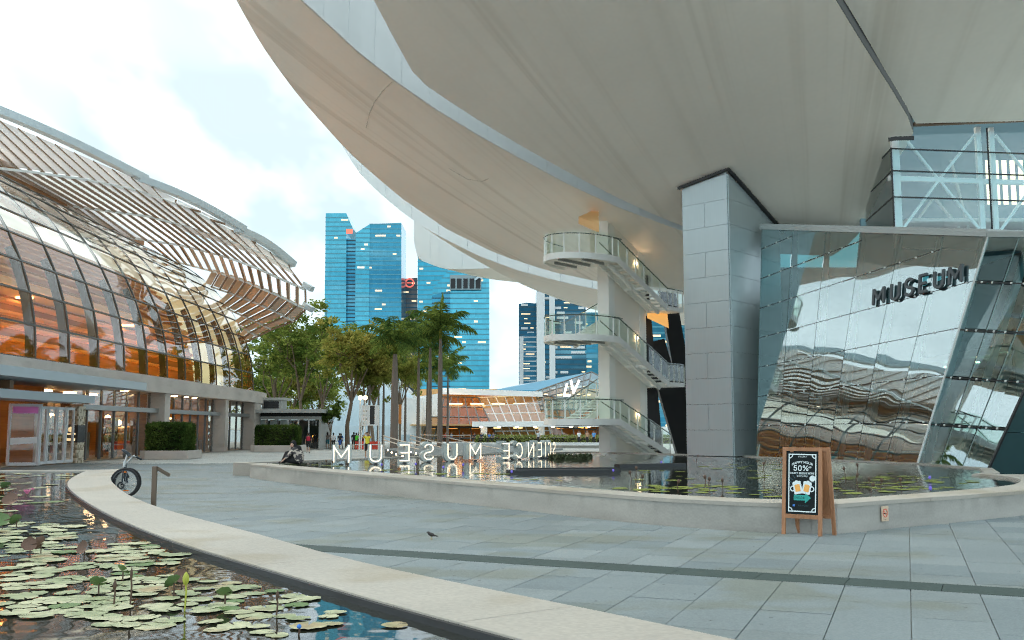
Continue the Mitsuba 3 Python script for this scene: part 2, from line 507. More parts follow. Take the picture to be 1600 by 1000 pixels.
put('back_rim', prism(be.buffer(0.18, cap_style=2), 0.0, HC - 0.01), 'mat_coping', basin)
put('reflecting_water', sheet(right_water, WATER), 'mat_water', kind='structure', label='dark mirror-like water of the raised pond')

# paving slabs: rows along the direction (0.367, 0.930)
pav = thing('plaza_paving', 'grey granite slab paving crossed by a dark drain strip', 'paving')
labels[pav] = {'label': labels[pav]['label'], 'kind': 'structure'}
ax, bx = V(0.3673, 0.9301), V(0.9301, -0.3673)
o0 = G(1421, 832.5)[:2]
d0, d1 = G(500, 857)[:2], G(1600, 926)[:2]
dd = unit(d1 - d0)
drain = LineString([tuple(d0 - dd * 6), tuple(d1 + dd * 8)]).buffer(0.27, cap_style=2)
keep_out = unary_union([left_pond, coping_poly.buffer(0.02), right_water, wall_poly.buffer(0.02), drain.buffer(0.006)])
cand = []
for bi in range(-60, 40):
    ph = rng.random() * 0.9
    for ai in range(-40, 60):
        L = 0.9
        c = o0 + bx * ((bi + 0.5) * 0.61) + ax * ((ai + 0.5) * L + ph)
        if not (2.2 < c[1] < 46 and abs(c[0]) < 0.545 * c[1] + 1.5): continue
        hb, ha = 0.61 / 2 - 0.0045, L / 2 - 0.0040
        q = Polygon([tuple(c + bx * i * hb + ax * j * ha) for i, j in ((-1, -1), (1, -1), (1, 1), (-1, 1))])
        q = q.difference(keep_out)
        if q.is_empty or q.area < 0.02: continue
        # hidden by the far end of ponds etc. is fine
        cand.append((c[1] + abs(c[0]) * 0.2, q))
cand.sort(key=lambda t: t[0])
rest = []
for k, (dist, q) in enumerate(cand):
    i = rng.choice([0, 0, 1, 2, 3])
    dz = rng.uniform(-0.0015, 0.0015)
    gs = [g for g in getattr(q, 'geoms', [q]) if g.area > 0.01]
    if not gs: continue
    if k < 296:
        put('paving_slab', cat([prism(g, -0.03, dz) for g in gs]), PAV[i], pav)
    else:
        rest += [prism(g, -0.03, dz) for g in gs]
put('outer_slabs', cat(rest), PAV[0], pav, kind='stuff')
L = np.linalg.norm(d1 - d0) + 14
nd = int(L / 0.9)
for k in range(nd):
    a = d0 - dd * 6 + dd * (k * 0.9)
    q = LineString([tuple(a), tuple(a + dd * 0.893)]).buffer(0.266, cap_style=2).difference(unary_union([left_pond, coping_poly.buffer(0.02)]))
    if q.is_empty or q.area < 0.02 or a[1] < 3: continue
    put('drain_cover', cat([prism(g, -0.03, 0.001) for g in getattr(q, 'geoms', [q])]), 'mat_drain', pav)

# ------------------------------------------------------------------ the museum
mus = thing('museum_building', 'huge pale lotus-shaped museum with curved petals over a slanted glass hall', 'museum')


def surf_A(x, y):
    s = -(0.42 * (x - 9.5) + 0.9 * (y - 43)); t = 0.9 * (x - 9.5) - 0.42 * (y - 43)
    return 12.95 + 0.40 * s + 0.004 * s * np.abs(s) + 0.006 * (t + 4) ** 2 * (s > -99) - 0.06


def surf_B(x, y):
    return 26.4 - 0.36 * x - 0.25 * y + 0.006 * np.maximum(0, 4.3 - x) ** 2


def surf_E(x, y):
    return 13.95 - 0.45 * (y - 40) + 0.012 * (x - 17) ** 2


def meet(px, py, surf, lo_=6.0, hi=140.0):
    """where the rays of pixels (arrays) meet the surface z = surf(x, y)"""
    u, v = (px - 800) / F, (500 - py) / F
    ry, rz = CT - v * ST, ST + v * CT
    sx, sz = u / ry, rz / ry
    a, b = np.full(px.shape, lo_), np.full(px.shape, hi)
    for _ in range(60):
        m = (a + b) / 2
        f = EYE + sz * m - surf(sx * m, m)
        a, b = np.where(f < 0, m, a), np.where(f < 0, b, m)
    m = (a + b) / 2
    return np.stack([sx * m, m, EYE + sz * m], -1)


def petal(name, left, right, surf, height, n=48, m=20, label=None, wall=None, nwall=14, wall_h=None, lean=(0, 0), **kw):
    """left and right: the petal's lower edges as traced; the solid has thickness and a panelled side wall"""
    l, r = resample(left, n), resample(right, n)
    w = np.linspace(0, 1, m)[None, :, None]
    px = l[:, None] * (1 - w) + r[:, None] * w
    g = meet(px[..., 0], px[..., 1], surf) if callable(surf) else surf(px)
    return petal_solid(name, g, height, label, wall, nwall, wall_h, lean, **kw)


def petal_solid(name, g, height, label=None, wall=None, nwall=14, wall_h=None, lean=(0, 0), wmat='mat_white_panel', wend=1.0, rmat='mat_white_panel'):
    k = put(name, grid_mesh(g), 'mat_soffit', mus, smooth=True, label=label)
    h = np.broadcast_to(np.asarray(height, float), (g.shape[0],))
    up = np.zeros_like(g); up[..., 2] = h[:, None]
    solid = slab(g + V(0, 0, 0.05), up - V(0, 0, 0.05))
    put('roof_shell', solid, rmat, k)
    if wall:
        e = g[:, -1] if wall == 'right' else g[:, 0]
        inner = g[:, -2] if wall == 'right' else g[:, 1]
        n = len(e)
        nrm = e - inner
        nrm[:, 2] = 0
        nrm /= np.linalg.norm(nrm, axis=1, keepdims=True)
        cuts = np.linspace(0, (n - 1) * wend, nwall + 1)
        f = lambda q: np.stack([np.interp(q, np.arange(n), e[:, c]) for c in range(3)], 1)
        fn = lambda q: np.stack([np.interp(q, np.arange(n), nrm[:, c]) for c in range(3)], 1)
        fh = lambda q: np.interp(q, np.arange(n), h if wall_h is None else np.broadcast_to(wall_h, (n,)))
        for a, b in zip(cuts[:-1], cuts[1:]):
            q = np.linspace(a + 0.012, b - 0.012, 5)
            base = f(q) + fn(q) * 0.03
            top = base + fh(q)[:, None] * V(0, 0, 1) + fn(q) * (lean[0] * fh(q)[:, None])
            gg = np.stack([base, top], 1)
            put('side_panel', slab(gg, (fn(q) * 0.06)[:, None, :]), wmat, k)
    return k


A_L = [(250, -640), (420, -330), (520, -130), (584, 0), (612, 53), (641, 106), (652, 124), (697, 155), (759, 195), (825, 234), (895, 273), (965, 309), (1040, 343), (1075, 356), (1130, 375), (1200, 396)]
A_R = [(930, -660), (1060, -420), (1180, -220), (1306, 0), (1350, 72), (1392, 138), (1420, 185), (1427, 205), (1428, 218), (1410, 235), (1395, 262), (1380, 290), (1365, 322), (1352, 352), (1330, 380), (1300, 400)]
petal('petal', A_L, A_R, surf_A, 3.5, wall='right', nwall=10, wall_h=3.3, wmat='mat_grey_trim', wend=0.56, rmat='mat_grey_trim', label='broad front petal over the clad column')
B_L = [(215, -330), (300, -140), (369, 0), (406, 66), (435, 108), (469, 153), (505, 194), (544, 237), (584, 273), (628, 310), (698, 358), (777, 397), (859, 424), (935, 440), (1010, 452), (1080, 462)]
B_R = [(250, -240), (360, -110), (469, 0), (503, 31), (556, 80), (616, 127), (678, 170), (747, 212), (816, 250), (885, 287), (960, 322), (1040, 352), (1075, 364), (1120, 380), (1170, 394), (1200, 402)]
hB = np.interp(np.arange(48), [0, 20, 47], [16, 10, 3.0])
petal('petal', B_L, B_R, surf_B, hB, wall='right', nwall=22, label='left petal sweeping up into the sky')


def seam(pxs, surf, parent, r=0.025):
    q = meet(np.array([p[0] for p in pxs], float), np.array([p[1] for p in pxs], float), surf)
    put('seam', tube(q, r, 6), 'mat_seam', parent)


plain('mat_seam', (0.46, 0.42, 0.37), 0.8)
bpet = 'museum_building__petal_001'
seam([(613, 128), (598, 142), (585, 160), (577, 178), (572, 200)], surf_B, bpet, 0.018)
seam([(700, 262), (728, 279), (752, 284), (764, 279)], surf_B, bpet, 0.012)


def edges_petal(le, re_, n=40, m=10, sag=0.6):
    """a petal between two edges given as (x, y, distance)"""
    l = resample([P(*q) for q in le], n); r = resample([P(*q) for q in re_], n)
    w = np.linspace(0, 1, m)[None, :, None]
    g = l[:, None] * (1 - w) + r[:, None] * w
    g[..., 2] -= (sag * 4 * w * (1 - w))[..., 0]
    return g


# two petals further round the bowl, seen beyond the left one
C_R = [(440, 60, 66), (500, 165, 66), (545, 245, 66), (565, 275, 66), (600, 308, 66.5), (630, 333, 67), (668, 359, 67), (700, 376, 67), (748, 400, 67), (810, 423, 67), (880, 441, 66.5), (935, 453, 66), (1010, 466, 65), (1080, 478, 64)]
C_L = [(560, 60, 78), (610, 200, 78), (650, 300, 78), (680, 345, 78), (705, 372, 78), (735, 398, 78), (770, 419, 78), (812, 443, 77), (843, 456, 76.5), (889, 473, 75.5), (932, 485, 74.5), (985, 496, 73), (1030, 503, 72), (1080, 510, 70)]
gC = edges_petal(C_L, C_R, sag=0.2)
petal_solid('petal', gC, np.interp(np.arange(40), [0, 40], [5.0, 1.6]), 'pale-edged petal seen beyond the left petal', 'right', 16, np.interp(np.arange(40), [0, 9, 14, 39], [5.5, 4.2, 2.6, 1.3]))
D_R = [(647, 375, 84), (653, 405, 84), (691, 420, 84), (730, 421, 84.5), (766, 419, 85), (840, 422, 86), (920, 440, 87)]
D_L = [(700, 415, 93), (705, 421, 93), (738, 431, 93), (775, 437.5, 93), (815, 442, 93), (860, 448, 93), (930, 460, 93)]
gD = edges_petal(D_L, D_R, n=30, m=8, sag=0.0)
petal_solid('petal', gD, np.interp(np.arange(30), [0, 3, 10, 29], [2.2, 5.2, 5.0, 4.0]), 'small far petal tip with pale faceted side panels', 'right', 6, np.interp(np.arange(30), [0, 8, 20, 29], [3.6, 4.0, 3.5, 2.5]))
# right petal over the glass box
E_L = [(560, -1150), (1000, -480), (1200, -190), (1319, 0), (1356, 62), (1400, 140), (1429, 190), (1431, 193)]
E_R = [(4300, -1150), (3700, -480), (3300, -190), (3000, 0), (2850, 62), (2650, 140), (2400, 165), (2300, 172)]
petal('petal', E_L, E_R, surf_E, 4.0, n=40, m=16, rmat='mat_grey_trim', label='right petal above the braced glass box')

# the metal-clad column
cq = V(9.5, 43.0); cl, cr = V(-0.72, 0.69), V(0.656, 0.755)
colk = put('clad_column', prism(Polygon([tuple(cq + cl * 0.03 + cr * 0.03), tuple(cq + cr * 4.9 + cl * 0.03), tuple(cq + cr * 4.9 + cl * 2.3), tuple(cq + cl * 2.3 + cr * 0.03)]), 0.0, 10.9), 'mat_dark', mus, label='tall metal-clad column cut off slantwise at the top')


def top_A(p): return float(surf_A(p[0], p[1])) - 0.05


def clad(a, b, z0, z1a, z1b, nrm, parent, mname='mat_cladding'):
    """one cladding panel on the vertical plane through a, b (2d) with a possibly sloping top"""
    a, b = a + unit(b - a) * 0.008, b - unit(b - a) * 0.008
    n3 = V(nrm[0], nrm[1], 0) * 0.05
    v = [V(*a, z0), V(*b, z0), V(*b, z1b), V(*a, z1a)]
    v = v + [q + n3 for q in v]
    f = [[0, 2, 1], [0, 3, 2], [4, 5, 6], [4, 6, 7], [0, 1, 5], [0, 5, 4], [1, 2, 6], [1, 6, 5], [2, 3, 7], [2, 7, 6], [3, 0, 4], [3, 4, 7]]
    m = tm(v, f); m.fix_normals()
    put('panel', m, mname, parent)


RH = 1.125
rows = [0.40 + RH * k for k in range(12)]
for face, (dirn, ln, nrm) in enumerate([(cl, 2.36, unit(-cr)), (cr, 4.9, unit(-cl))]):
    for r in range(12):
        z0, z1 = rows[r] + 0.006, rows[r] + RH - 0.006
        segs = [(0, ln)]
        if face == 0 and r % 2 == 1: segs = [(0, ln / 2), (ln / 2, ln)]
        for s0, s1 in segs:
            pts = np.linspace(s0, s1, 9)
            tops = np.array([top_A(cq + dirn * q) for q in pts])
            if tops.max() < z0 + 0.05: continue
            if face == 1 or tops.min() > z1:
                good = pts[tops > z0 + 0.03]
                s1c = good.max()
                if tops.min() > z1:
                    clad(cq + dirn * s0, cq + dirn * s1, z0, z1, z1, nrm, colk)
                else:
                    full = pts[tops >= z1]
                    sm = full.max() if len(full) else s0
                    if sm > s0 + 0.3: clad(cq + dirn * s0, cq + dirn * sm, z0, z1, z1, nrm, colk)
                    if s1c > sm + 0.1: clad(cq + dirn * sm, cq + dirn * s1c, z0, min(z1, top_A(cq + dirn * sm)), max(z0 + 0.02, min(z1, top_A(cq + dirn * s1c))), nrm, colk)
            else:
                clad(cq + dirn * s0, cq + dirn * s1, z0, min(z1, tops[0]), min(z1, tops[-1]), nrm, colk)
top_line = [cq + cl * 2.5 - cr * 0.12, cq - cl * 0.12 - cr * 0.12, cq + cr * 5.2 - cl * 0.12]
tl = np.vstack([resample([top_line[0], top_line[1]], 8), resample([top_line[1], top_line[2]], 12)[1:]])
put('top_trim', sweep([V(*q, top_A(q) - 0.06) for q in tl], 0.16, 0.12), 'mat_black_metal', colk)

# slanted glass hall: facet 1 recedes on the left, facet 2 and 3 come towards the camera
H0 = V(10.34, 42.0); He = unit(V(0.391, -0.92)); Hn = V(0.92, 0.391); TL = math.radians(10.6)
hall = put('glass_hall', bar(V(*(H0 + Hn * .1), 0.2), V(*(H0 + He * 8.6 + Hn * .1), 0.2), 0.25, 0.40), 'mat_grey_trim', mus, label='slanted teal glass hall with point-fixed panes')


def F1(t, h, off=0.0):
    """a point of the leaning main facet: t metres towards the camera, h metres up the slope, off metres behind the glass"""
    q = H0 + He * t + Hn * (math.sin(TL) * h + off)
    return V(q[0], q[1], 0.44 + math.cos(TL) * h)


def on_F1(px, py):
    """(t, h) of the main facet seen at a pixel"""
    o = F1(0, 0); te = F1(1, 0) - o; he = F1(0, 1) - o
    n = np.cross(te, he); r = ray(px, py)
    q = V(0, 0, EYE) + r * (((o - V(0, 0, EYE)) @ n) / (r @ n)) - o
    return float(q @ te), float(q @ he)


HB = -0.3
ROWS = [(on_F1(1190, 711 - 46 * r), on_F1(1430 + 23 * r, 733 - 73.6 * r)) for r in range(11)]
ROOF = (on_F1(1197, 355), on_F1(1545, 365))
def line_h(l, t): return l[0][1] + (l[1][1] - l[0][1]) * (t - l[0][0]) / (l[1][0] - l[0][0])
def roof_h(t): return line_h(ROOF, t)
def row_h(r, t): return HB if r == 0 else line_h(ROWS[r], t)


def wavy_pane(c, name, parent, matname, amp, seed, nx=9, ny=9, bow=0.0):
    """a glass pane between four corners, very slightly pillowed as real units are"""
    c00, c10, c11, c01 = c
    u, v = np.meshgrid(np.linspace(0, 1, nx), np.linspace(0, 1, ny), indexing='ij')
    g = (c00 * ((1 - u) * (1 - v))[..., None] + c10 * (u * (1 - v))[..., None] + c11 * (u * v)[..., None] + c01 * ((1 - u) * v)[..., None])
    n = unit(np.cross(c10 - c00, c01 - c00))
    r = np.random.default_rng(seed)
    b = 16 * u * (1 - u) * v * (1 - v) * r.normal(0.2, 0.5)
    w = 0.45 * np.sin(u * r.uniform(2, 5) + r.uniform(0, 6)) * np.sin(v * r.uniform(3, 7) + r.uniform(0, 6)) + r.normal(0, 0.9) * (u - .5) + r.normal(0, 0.9) * (v - .5)
    w = w * amp + b * amp - bow * 4 * v * (1 - v) * (1 + 0.12 * np.sin(u * r.uniform(6, 9) + r.uniform(0, 6)))
    g = g + n * w[..., None]
    return put(name, grid_mesh(g), matname, parent, smooth=True)


seed = 0
NC = 6
tb0, tt0 = on_F1(1430, 733)[0], ROOF[1][0]
cb_b = np.linspace(tb0, on_F1(1183, 711)[0], NC + 1); cb_t = np.linspace(tt0, on_F1(1199, 355)[0], NC + 1)
hT = ROOF[1][1]
def tcol(i, h):
    w = (h - HB) / (hT - HB)
    return cb_b[i] * (1 - w) + cb_t[i] * w
def corner(i, r):
    """the crossing of column line i with row line r (r None: the roof edge)"""
    h = HB
    for _ in range(6):
        t = tcol(i, h)
        h = roof_h(t) if r is None else min(row_h(r, t), roof_h(t))
    return F1(tcol(i, h), h), tcol(i, h), h
for i in range(NC):
    for r in range(9):
        a, b, c_, d_ = corner(i, r), corner(i + 1, r), corner(i + 1, r + 1), corner(i, r + 1)
        if c_[2] - b[2] < 0.06: continue
        g_ = 0.012
        lf, upv = unit(b[0] - a[0]) * g_, V(0, 0, g_)
        seed += 1
        wavy_pane([b[0] - lf + upv, a[0] + lf + upv, d_[0] + lf - upv, c_[0] - lf - upv], 'glass_pane', hall, 'mat_glass_facade', 0.0022, seed)
E_b, E_t = corner(0, 0)[0], corner(0, None)[0]
B2 = P(1540, 741, E_b[1] - 4.4); nF2 = np.cross(E_t - E_b, B2 - E_b); rT = ray(1711, 366); T2 = V(0, 0, EYE) + rT * (((E_b - V(0, 0, EYE)) @ nF2) / (rT @ nF2))
def F2(u, v): return (E_b * (1 - v) + E_t * v) * (1 - u) + (B2 * (1 - v) + T2 * v) * u
for i in range(3):
    for r in range(5):
        e = 0.008
        cs = [F2(i / 3 + e, r / 5 + e), F2((i + 1) / 3 - e, r / 5 + e), F2((i + 1) / 3 - e, (r + 1) / 5 - e), F2(i / 3 + e, (r + 1) / 5 - e)]
        seed += 1
        wavy_pane(cs, 'glass_pane', hall, 'mat_glass_facade', 0.0025, 500 + seed)
jm, fm, pm = [], [], []
off3 = V(0.02, 0.01, 0)
for r in range(1, 9):
    pts = [corner(i, r) for i in range(NC + 1)]
    pts = [p for p in pts if p[2] < roof_h(p[1]) - 0.02]
    if len(pts) < 2: continue
    jm.append(sweep([p[0] + off3 for p in pts], 0.03, 0.05))
    pa, pb = pts[0][0], pts[-1][0]
    L_ = np.linalg.norm(pb - pa)
    for q in np.arange(0.3, L_, 0.76):
        fm.append(frame_mesh(trimesh.creation.cylinder(0.035, 0.06, sections=8), pa + (pb - pa) * q / L_, V(0, 1, 0), V(0, 0, 1), V(1, 0, 0)))
    if r < 5:
        jm.append(bar(F2(0, r / 5) + off3, F2(1, r / 5) + off3, 0.03, 0.05))
        for q in (0.1, 0.22, 0.43, 0.56, 0.77, 0.9):
            fm.append(frame_mesh(trimesh.creation.cylinder(0.035, 0.06, sections=8), F2(q, r / 5), V(0, 1, 0), V(0, 0, 1), V(1, 0, 0)))
for i in range(NC + 1):
    pm.append(bar(corner(i, 0)[0] + V(.04, .015, 0), corner(i, None)[0] + V(.04, .015, -.05), 0.03, 0.03, up=(1, 0, 0)))
    pm.append(bar(corner(i, 0)[0] + V(1.7, .6, 0), corner(i, None)[0] + V(1.7, .6, -.1), 0.2, 0.2, up=(1, 0, 0)))
for u in (1 / 3, 2 / 3): pm.append(bar(F2(u, 0) + V(.03, 0, 0), F2(u, 1) + V(.03, 0, 0), 0.03, 0.03, up=(1, 0, 0)))
for u in (.3, .8): pm.append(bar(F2(u, 0) + V(1.2, 0, 0), F2(u, 1) + V(1.2, 0, 0), 0.22, 0.22, up=(1, 0, 0)))
plain('mat_frame_teal', (0.30, 0.42, 0.42), 0.5)
put('joint_rail', cat(jm), 'mat_black_metal', hall)
put('glass_fixings', cat(fm), 'mat_steel_white', hall, kind='stuff')
put('inner_frame', cat(pm), 'mat_frame_teal', hall)
put('edge_fin', bar(E_b + V(-.01, -.03, 0), E_t + V(-.01, -.03, 0), 0.08, 0.04, up=(1, 0, 0)), 'mat_steel_white', hall)
put('edge_fin', bar(B2 + V(0, -.03, 0), T2 + V(0, -.03, 0), 0.08, 0.05, up=(1, 0, 0)), 'mat_black_metal', hall)
# facet 3: dark panels turning to the right behind the pond's tip
plain('mat_teal_panel', (0.025, 0.07, 0.075), 0.22, specular=0.7)
for i in range(4):
    for r in range(2):
        fu = 1.22 / (T2[2] - B2[2])
        a0, a1 = B2 + V(1, .10, 0) * (i * 1.7) + (T2 - B2) * (r * fu), B2 + V(1, .10, 0) * ((i + 1) * 1.7) + (T2 - B2) * (r * fu)
        up_ = (T2 - B2) * fu
        g = np.stack([np.stack([a0 + V(.01, 0, .01), a1 + V(-.01, 0, .01)]), np.stack([a0 + up_ + V(.01, 0, -.01), a1 + up_ + V(-.01, 0, -.01)])])
        put('dark_panel', slab(g, V(0, 0.05, 0)), 'mat_teal_panel', hall)
# roof of the hall (seen edge on) and dark interior: floor, back wall, upper floor and lamps
r0, r1 = corner(0, None)[0], corner(NC, None)[0]
roof = np.stack([np.stack([r0 + V(-0.05, 0, 0), r1 + V(-0.05, 0, 0)]), np.stack([r0 + V(14, 3.0, 0), r1 + V(14, 3, 0)])])
plain('mat_roof_glass', (0.42, 0.46, 0.45), 0.2, specular=0.6)
put('hall_roof', slab(roof, V(0, 0, 0.16)), 'mat_roof_glass', hall)
put('roof_edge', bar(r0 + V(-0.06, 0, -.02), r1 + V(-0.06, 0, -.02), 0.08, 0.16), 'mat_roof_glass', hall)
put('roof_edge', bar(E_t + V(-.02, 0, -.02), T2 + V(-.02, 0, 0), 0.10, 0.18), 'mat_roof_glass', hall)
plain('mat_interior', (0.20, 0.22, 0.21), 0.7)
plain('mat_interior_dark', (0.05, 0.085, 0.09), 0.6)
put('interior', cat([box(15.2, 27, 31.5, 50, 0.30, 0.42), box(17.5, 22, 34, 49, 4.3, 4.55)]), 'mat_interior', hall)
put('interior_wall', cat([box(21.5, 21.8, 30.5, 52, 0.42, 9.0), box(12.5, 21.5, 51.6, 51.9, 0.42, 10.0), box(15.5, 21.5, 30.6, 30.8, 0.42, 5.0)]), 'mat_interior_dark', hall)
plain('mat_lamp_off', (0.9, 0.8, 0.6), 0.5)
for k, (x, y, z) in enumerate([(18.2, 33.2, 4.2), (17.8, 35.5, 4.1), (17.8, 38.0, 4.1), (17.9, 41.0, 4.1), (17.7, 44.0, 4.1)]):
    put('ceiling_lamp', frame_mesh(trimesh.creation.cylinder(0.09, 0.05, sections=10), V(x, y, z), V(1, 0, 0), V(0, 1, 0), V(0, 0, 1)), 'mat_lamp_off', hall, emit=(7, 5, 2.7))

# braced glass box on the roof
bx0 = V(15.62, 40.0); ef = unit(V(1.0, 0.13)); er = unit(V(0.12, 1.0))
gb = put('glass_box', cat([bar(V(*bx0, 9.2), V(*(bx0 + ef * 9), 9.2), 0.2, 0.6)]), 'mat_steel_white', mus, label='upper glass box with white cross bracing')
BZ = [9.75, 11.02, 12.12, 13.05]
vx = [0.0, 2.15, 4.3, 6.45, 8.6]
for i in range(4):
    for r in range(3):
        a, b = bx0 + ef * (vx[i] + .015), bx0 + ef * (vx[i + 1] - .015)
        wavy_pane([V(*a, BZ[r] + .012), V(*b, BZ[r] + .012), V(*b, BZ[r + 1] - .012), V(*a, BZ[r + 1] - .012)], 'glass_pane', gb, 'mat_glass_box', 0.003, 900 + i * 3 + r)
top = [(0.36, 13.05), (0.36, 13.62), (8.6, 14.2), (8.6, 13.05)]
g4 = [V(*(bx0 + ef * s), z) for s, z in top]
wavy_pane([g4[0] + V(0, 0, .012), g4[3] + V(0, 0, .012), g4[2], g4[1]], 'glass_pane', gb, 'mat_glass_box', 0.003, 990)
for r in range(3):
    a, b = bx0 + er * 0.02, bx0 + er * 4.8
    wavy_pane([V(*b, BZ[r] + .012), V(*a, BZ[r] + .012), V(*a, BZ[r + 1] - .012), V(*b, BZ[r + 1] - .012)], 'glass_pane', gb, 'mat_glass_return', 0.003, 950 + r)
fr = []
ins = V(*(unit(V(-ef[1], ef[0])) * 0.28))
def bxp(s, z): return V(*(bx0 + ef * s + ins), z)
for s in (0.32, 4.05, 4.65, 8.4):
    fr.append(bar(bxp(s, 9.5), bxp(s, 14.2), 0.30 if s < 1 else 0.2, 0.2, up=(0, 1, 0)))
for z in (9.72, 11.88, ):
    fr.append(bar(bxp(0, z), bxp(8.6, z), 0.16, 0.2))
for s0 in (0.35, 4.65):
    s1, sm = s0 + 3.6, s0 + 1.85
    for a, b in (((s0 + .2, 9.8), (sm, 11.88)), ((s1, 9.8), (sm, 11.88)), ((s0 + .2, 13.9), (sm, 11.88)), ((s1, 13.9), (sm, 11.88))):
        fr.append(bar(bxp(*a), bxp(*b), 0.10, 0.10, up=(0, 1, 0)))
plain('mat_slat_dark', (0.20, 0.12, 0.07), 0.5)
put('brace_frame', cat(fr), 'mat_brace_white', gb)
dk = [bar(V(*(bx0 - V(*ins[:2]) * 0.1), z), V(*(bx0 + ef * 8.6 - V(*ins[:2]) * 0.1), z), 0.05, 0.05) for z in BZ[1:4]]
dk += [bar(V(*bx0, z), V(*(bx0 + er * 4.8), z), 0.05, 0.05) for z in BZ[1:4]]
dk += [bar(V(*(bx0 + ef * 4.3), 9.75), V(*(bx0 + ef * 4.3), 14.1), 0.05, 0.06, up=(0, 1, 0)), bar(V(*bx0, 9.75), V(*bx0, 13.1), 0.05, 0.05, up=(0, 1, 0))]
put('mullion', cat(dk), 'mat_black_metal', gb)
plain('mat_blue_wall', (0.22, 0.36, 0.42), 0.4)
plain('mat_brace_white', (0.88, 0.90, 0.90), 0.4)
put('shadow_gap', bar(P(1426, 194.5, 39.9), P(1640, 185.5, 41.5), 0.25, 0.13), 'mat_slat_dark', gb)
put('corner_flashing', sweep([P(1388, 218, 39.7), P(1400, 216.5, 39.6), P(1428, 215.5, 39.4)], .12, .14), 'mat_black_metal', gb)
put('inner_wall', box(16.2, 29, 45.4, 45.6, 8.6, 18.5), 'mat_blue_wall', gb)
put('inner_floor', box(17.2, 26, 42.6, 45.3, 10.55, 10.7), 'mat_steel_white', gb)
put('inner_brace', cat([bar(V(17.3, 43.6, 9.8), V(18.8, 43.6, 11.8), .1, .1), bar(V(20.4, 43.6, 9.8), V(18.9, 43.6, 11.8), .1, .1), bar(V(20.3, 43.4, 10), V(19.6, 43.4, 13.5), .1, .1)]), 'mat_steel_white', gb)
for k in range(5):
    x = 20.95 + k * 0.36
    put('strip_light', box(x, x + 0.20, 43.0, 43.05, 12.3 - 0.9, 13.4), 'mat_lamp_off', gb, emit=(.30, .22, .14))

# museum lettering on the glass
def letter3(text, h, depth, o, ex, ez, bold=True):
    ey = np.cross(ez, ex)
    m = meshkit.text_mesh(text, h, depth, bold)
    b = m.bounds
    m.apply_translation((-(b[0][0] + b[1][0]) / 2, 0, 0))
    return frame_mesh(m, o, ex, ez, -ey)


sgn = thing('museum_sign', 'dark raised letters reading MUSEUM on the slanted glass', 'sign')
plain('mat_sign_grey', (0.10, 0.115, 0.125), 0.4, metallic=0.3)
def s_at(px):
    a_, b_ = 12.0, -3.0
    for _ in range(40):
        m_ = (a_ + b_) / 2
        q_ = F1(m_, row_h(4, m_) + .3) + V(-.16, 0, 0)
        if 800 + q_[0] / (q_[1] * CT + (q_[2] - EYE) * ST) * F > px: a_ = m_
        else: b_ = m_
    return m_
SL = [s_at(p_) for p_ in (1371, 1397, 1419, 1440, 1465, 1491)]
for i, ch in enumerate('MUSEUM'):
    q0 = F1(SL[i], row_h(4, SL[i]) + 0.07)
    up = F1(0, 1) - F1(0, 0)
    ex = unit(F1(SL[i] + .1, row_h(4, SL[i] + .1)) - F1(SL[i], row_h(4, SL[i])))
    up = unit(up - ex * (up @ ex))
    put('letter', stroke_letter(ch, 0.62, 0.050, -0.09, q0 + V(-0.15, -0.05, 0), ex, up), 'mat_sign_grey', sgn)
# ------------------------------------------------------------------ the open staircase round a concrete slab
stair = thing('open_staircase', 'white open staircase winding round a pale concrete slab beside the clad column', 'staircase')
SQ = V(4.89, 50.0); se = V(0.656, 0.755); sn = V(0.755, -0.656)
def S(e, n, z): return V(*(SQ + se * e + sn * n), z)
def surf_B_pt(e, n):
    q = SQ + se * e + sn * n
    return float(surf_B(q[0], q[1]))
# slab with a raised lighter edge
zt = [surf_B_pt(e, 0) + 0.3 for e in (0, 3.36)]
def hexa(b, t):
    m = tm(b + t, [[0, 2, 1], [0, 3, 2], [4, 5, 6], [4, 6, 7], [0, 1, 5], [0, 5, 4], [1, 2, 6], [1, 6, 5], [2, 3, 7], [2, 7, 6], [3, 0, 4], [3, 4, 7]])
    m.fix_normals(); return m
put('slab_column', hexa([S(0.03, 0, 0), S(3.36, 0, 0), S(3.36, -.66, 0), S(0.03, -.66, 0)], [S(0.03, 0, zt[0]), S(3.36, 0, zt[1]), S(3.36, -.66, zt[1]), S(0.03, -.66, zt[0])]), 'mat_stair_column', stair)
put('edge_strip', hexa([S(0, 0.012, 0), S(0.52, 0.012, 0), S(0.52, -.68, 0), S(0, -.68, 0)], [S(0, .012, zt[0]), S(.52, .012, zt[0]), S(.52, -.68, zt[0]), S(0, -.68, zt[0])]), 'mat_stair_white', stair)
put('edge_strip', hexa([S(2.75, 0.012, 0), S(3.38, 0.012, 0), S(3.38, -.68, 0), S(2.75, -.68, 0)], [S(2.75, .012, zt[1]), S(3.38, .012, zt[1]), S(3.38, -.68, zt[1]), S(2.75, -.68, zt[1])]), 'mat_stair_white', stair)
NF, NB = (0.12, 1.35), (-2.05, -0.80)          # near and rear flight, across
E0, E1 = -1.0, 3.45
scene['mat_rail_glass'] = {'type': 'thindielectric', 'int_ior': 1.5, 'specular_transmittance': rgb(0.80, 0.92, 0.86)}

def landing_outline(k=26, e0=E0, ln=3.0, n0=NB[0], n1=NF[1]):
    c, w = (n0 + n1) / 2, (n1 - n0) / 2
    th = np.linspace(-math.pi / 2, math.pi / 2, k)
    return [(e0 - ln * abs(math.cos(t)) ** 0.85, c - w * math.sin(t) * -1) for t in th]   # from n0 to n1

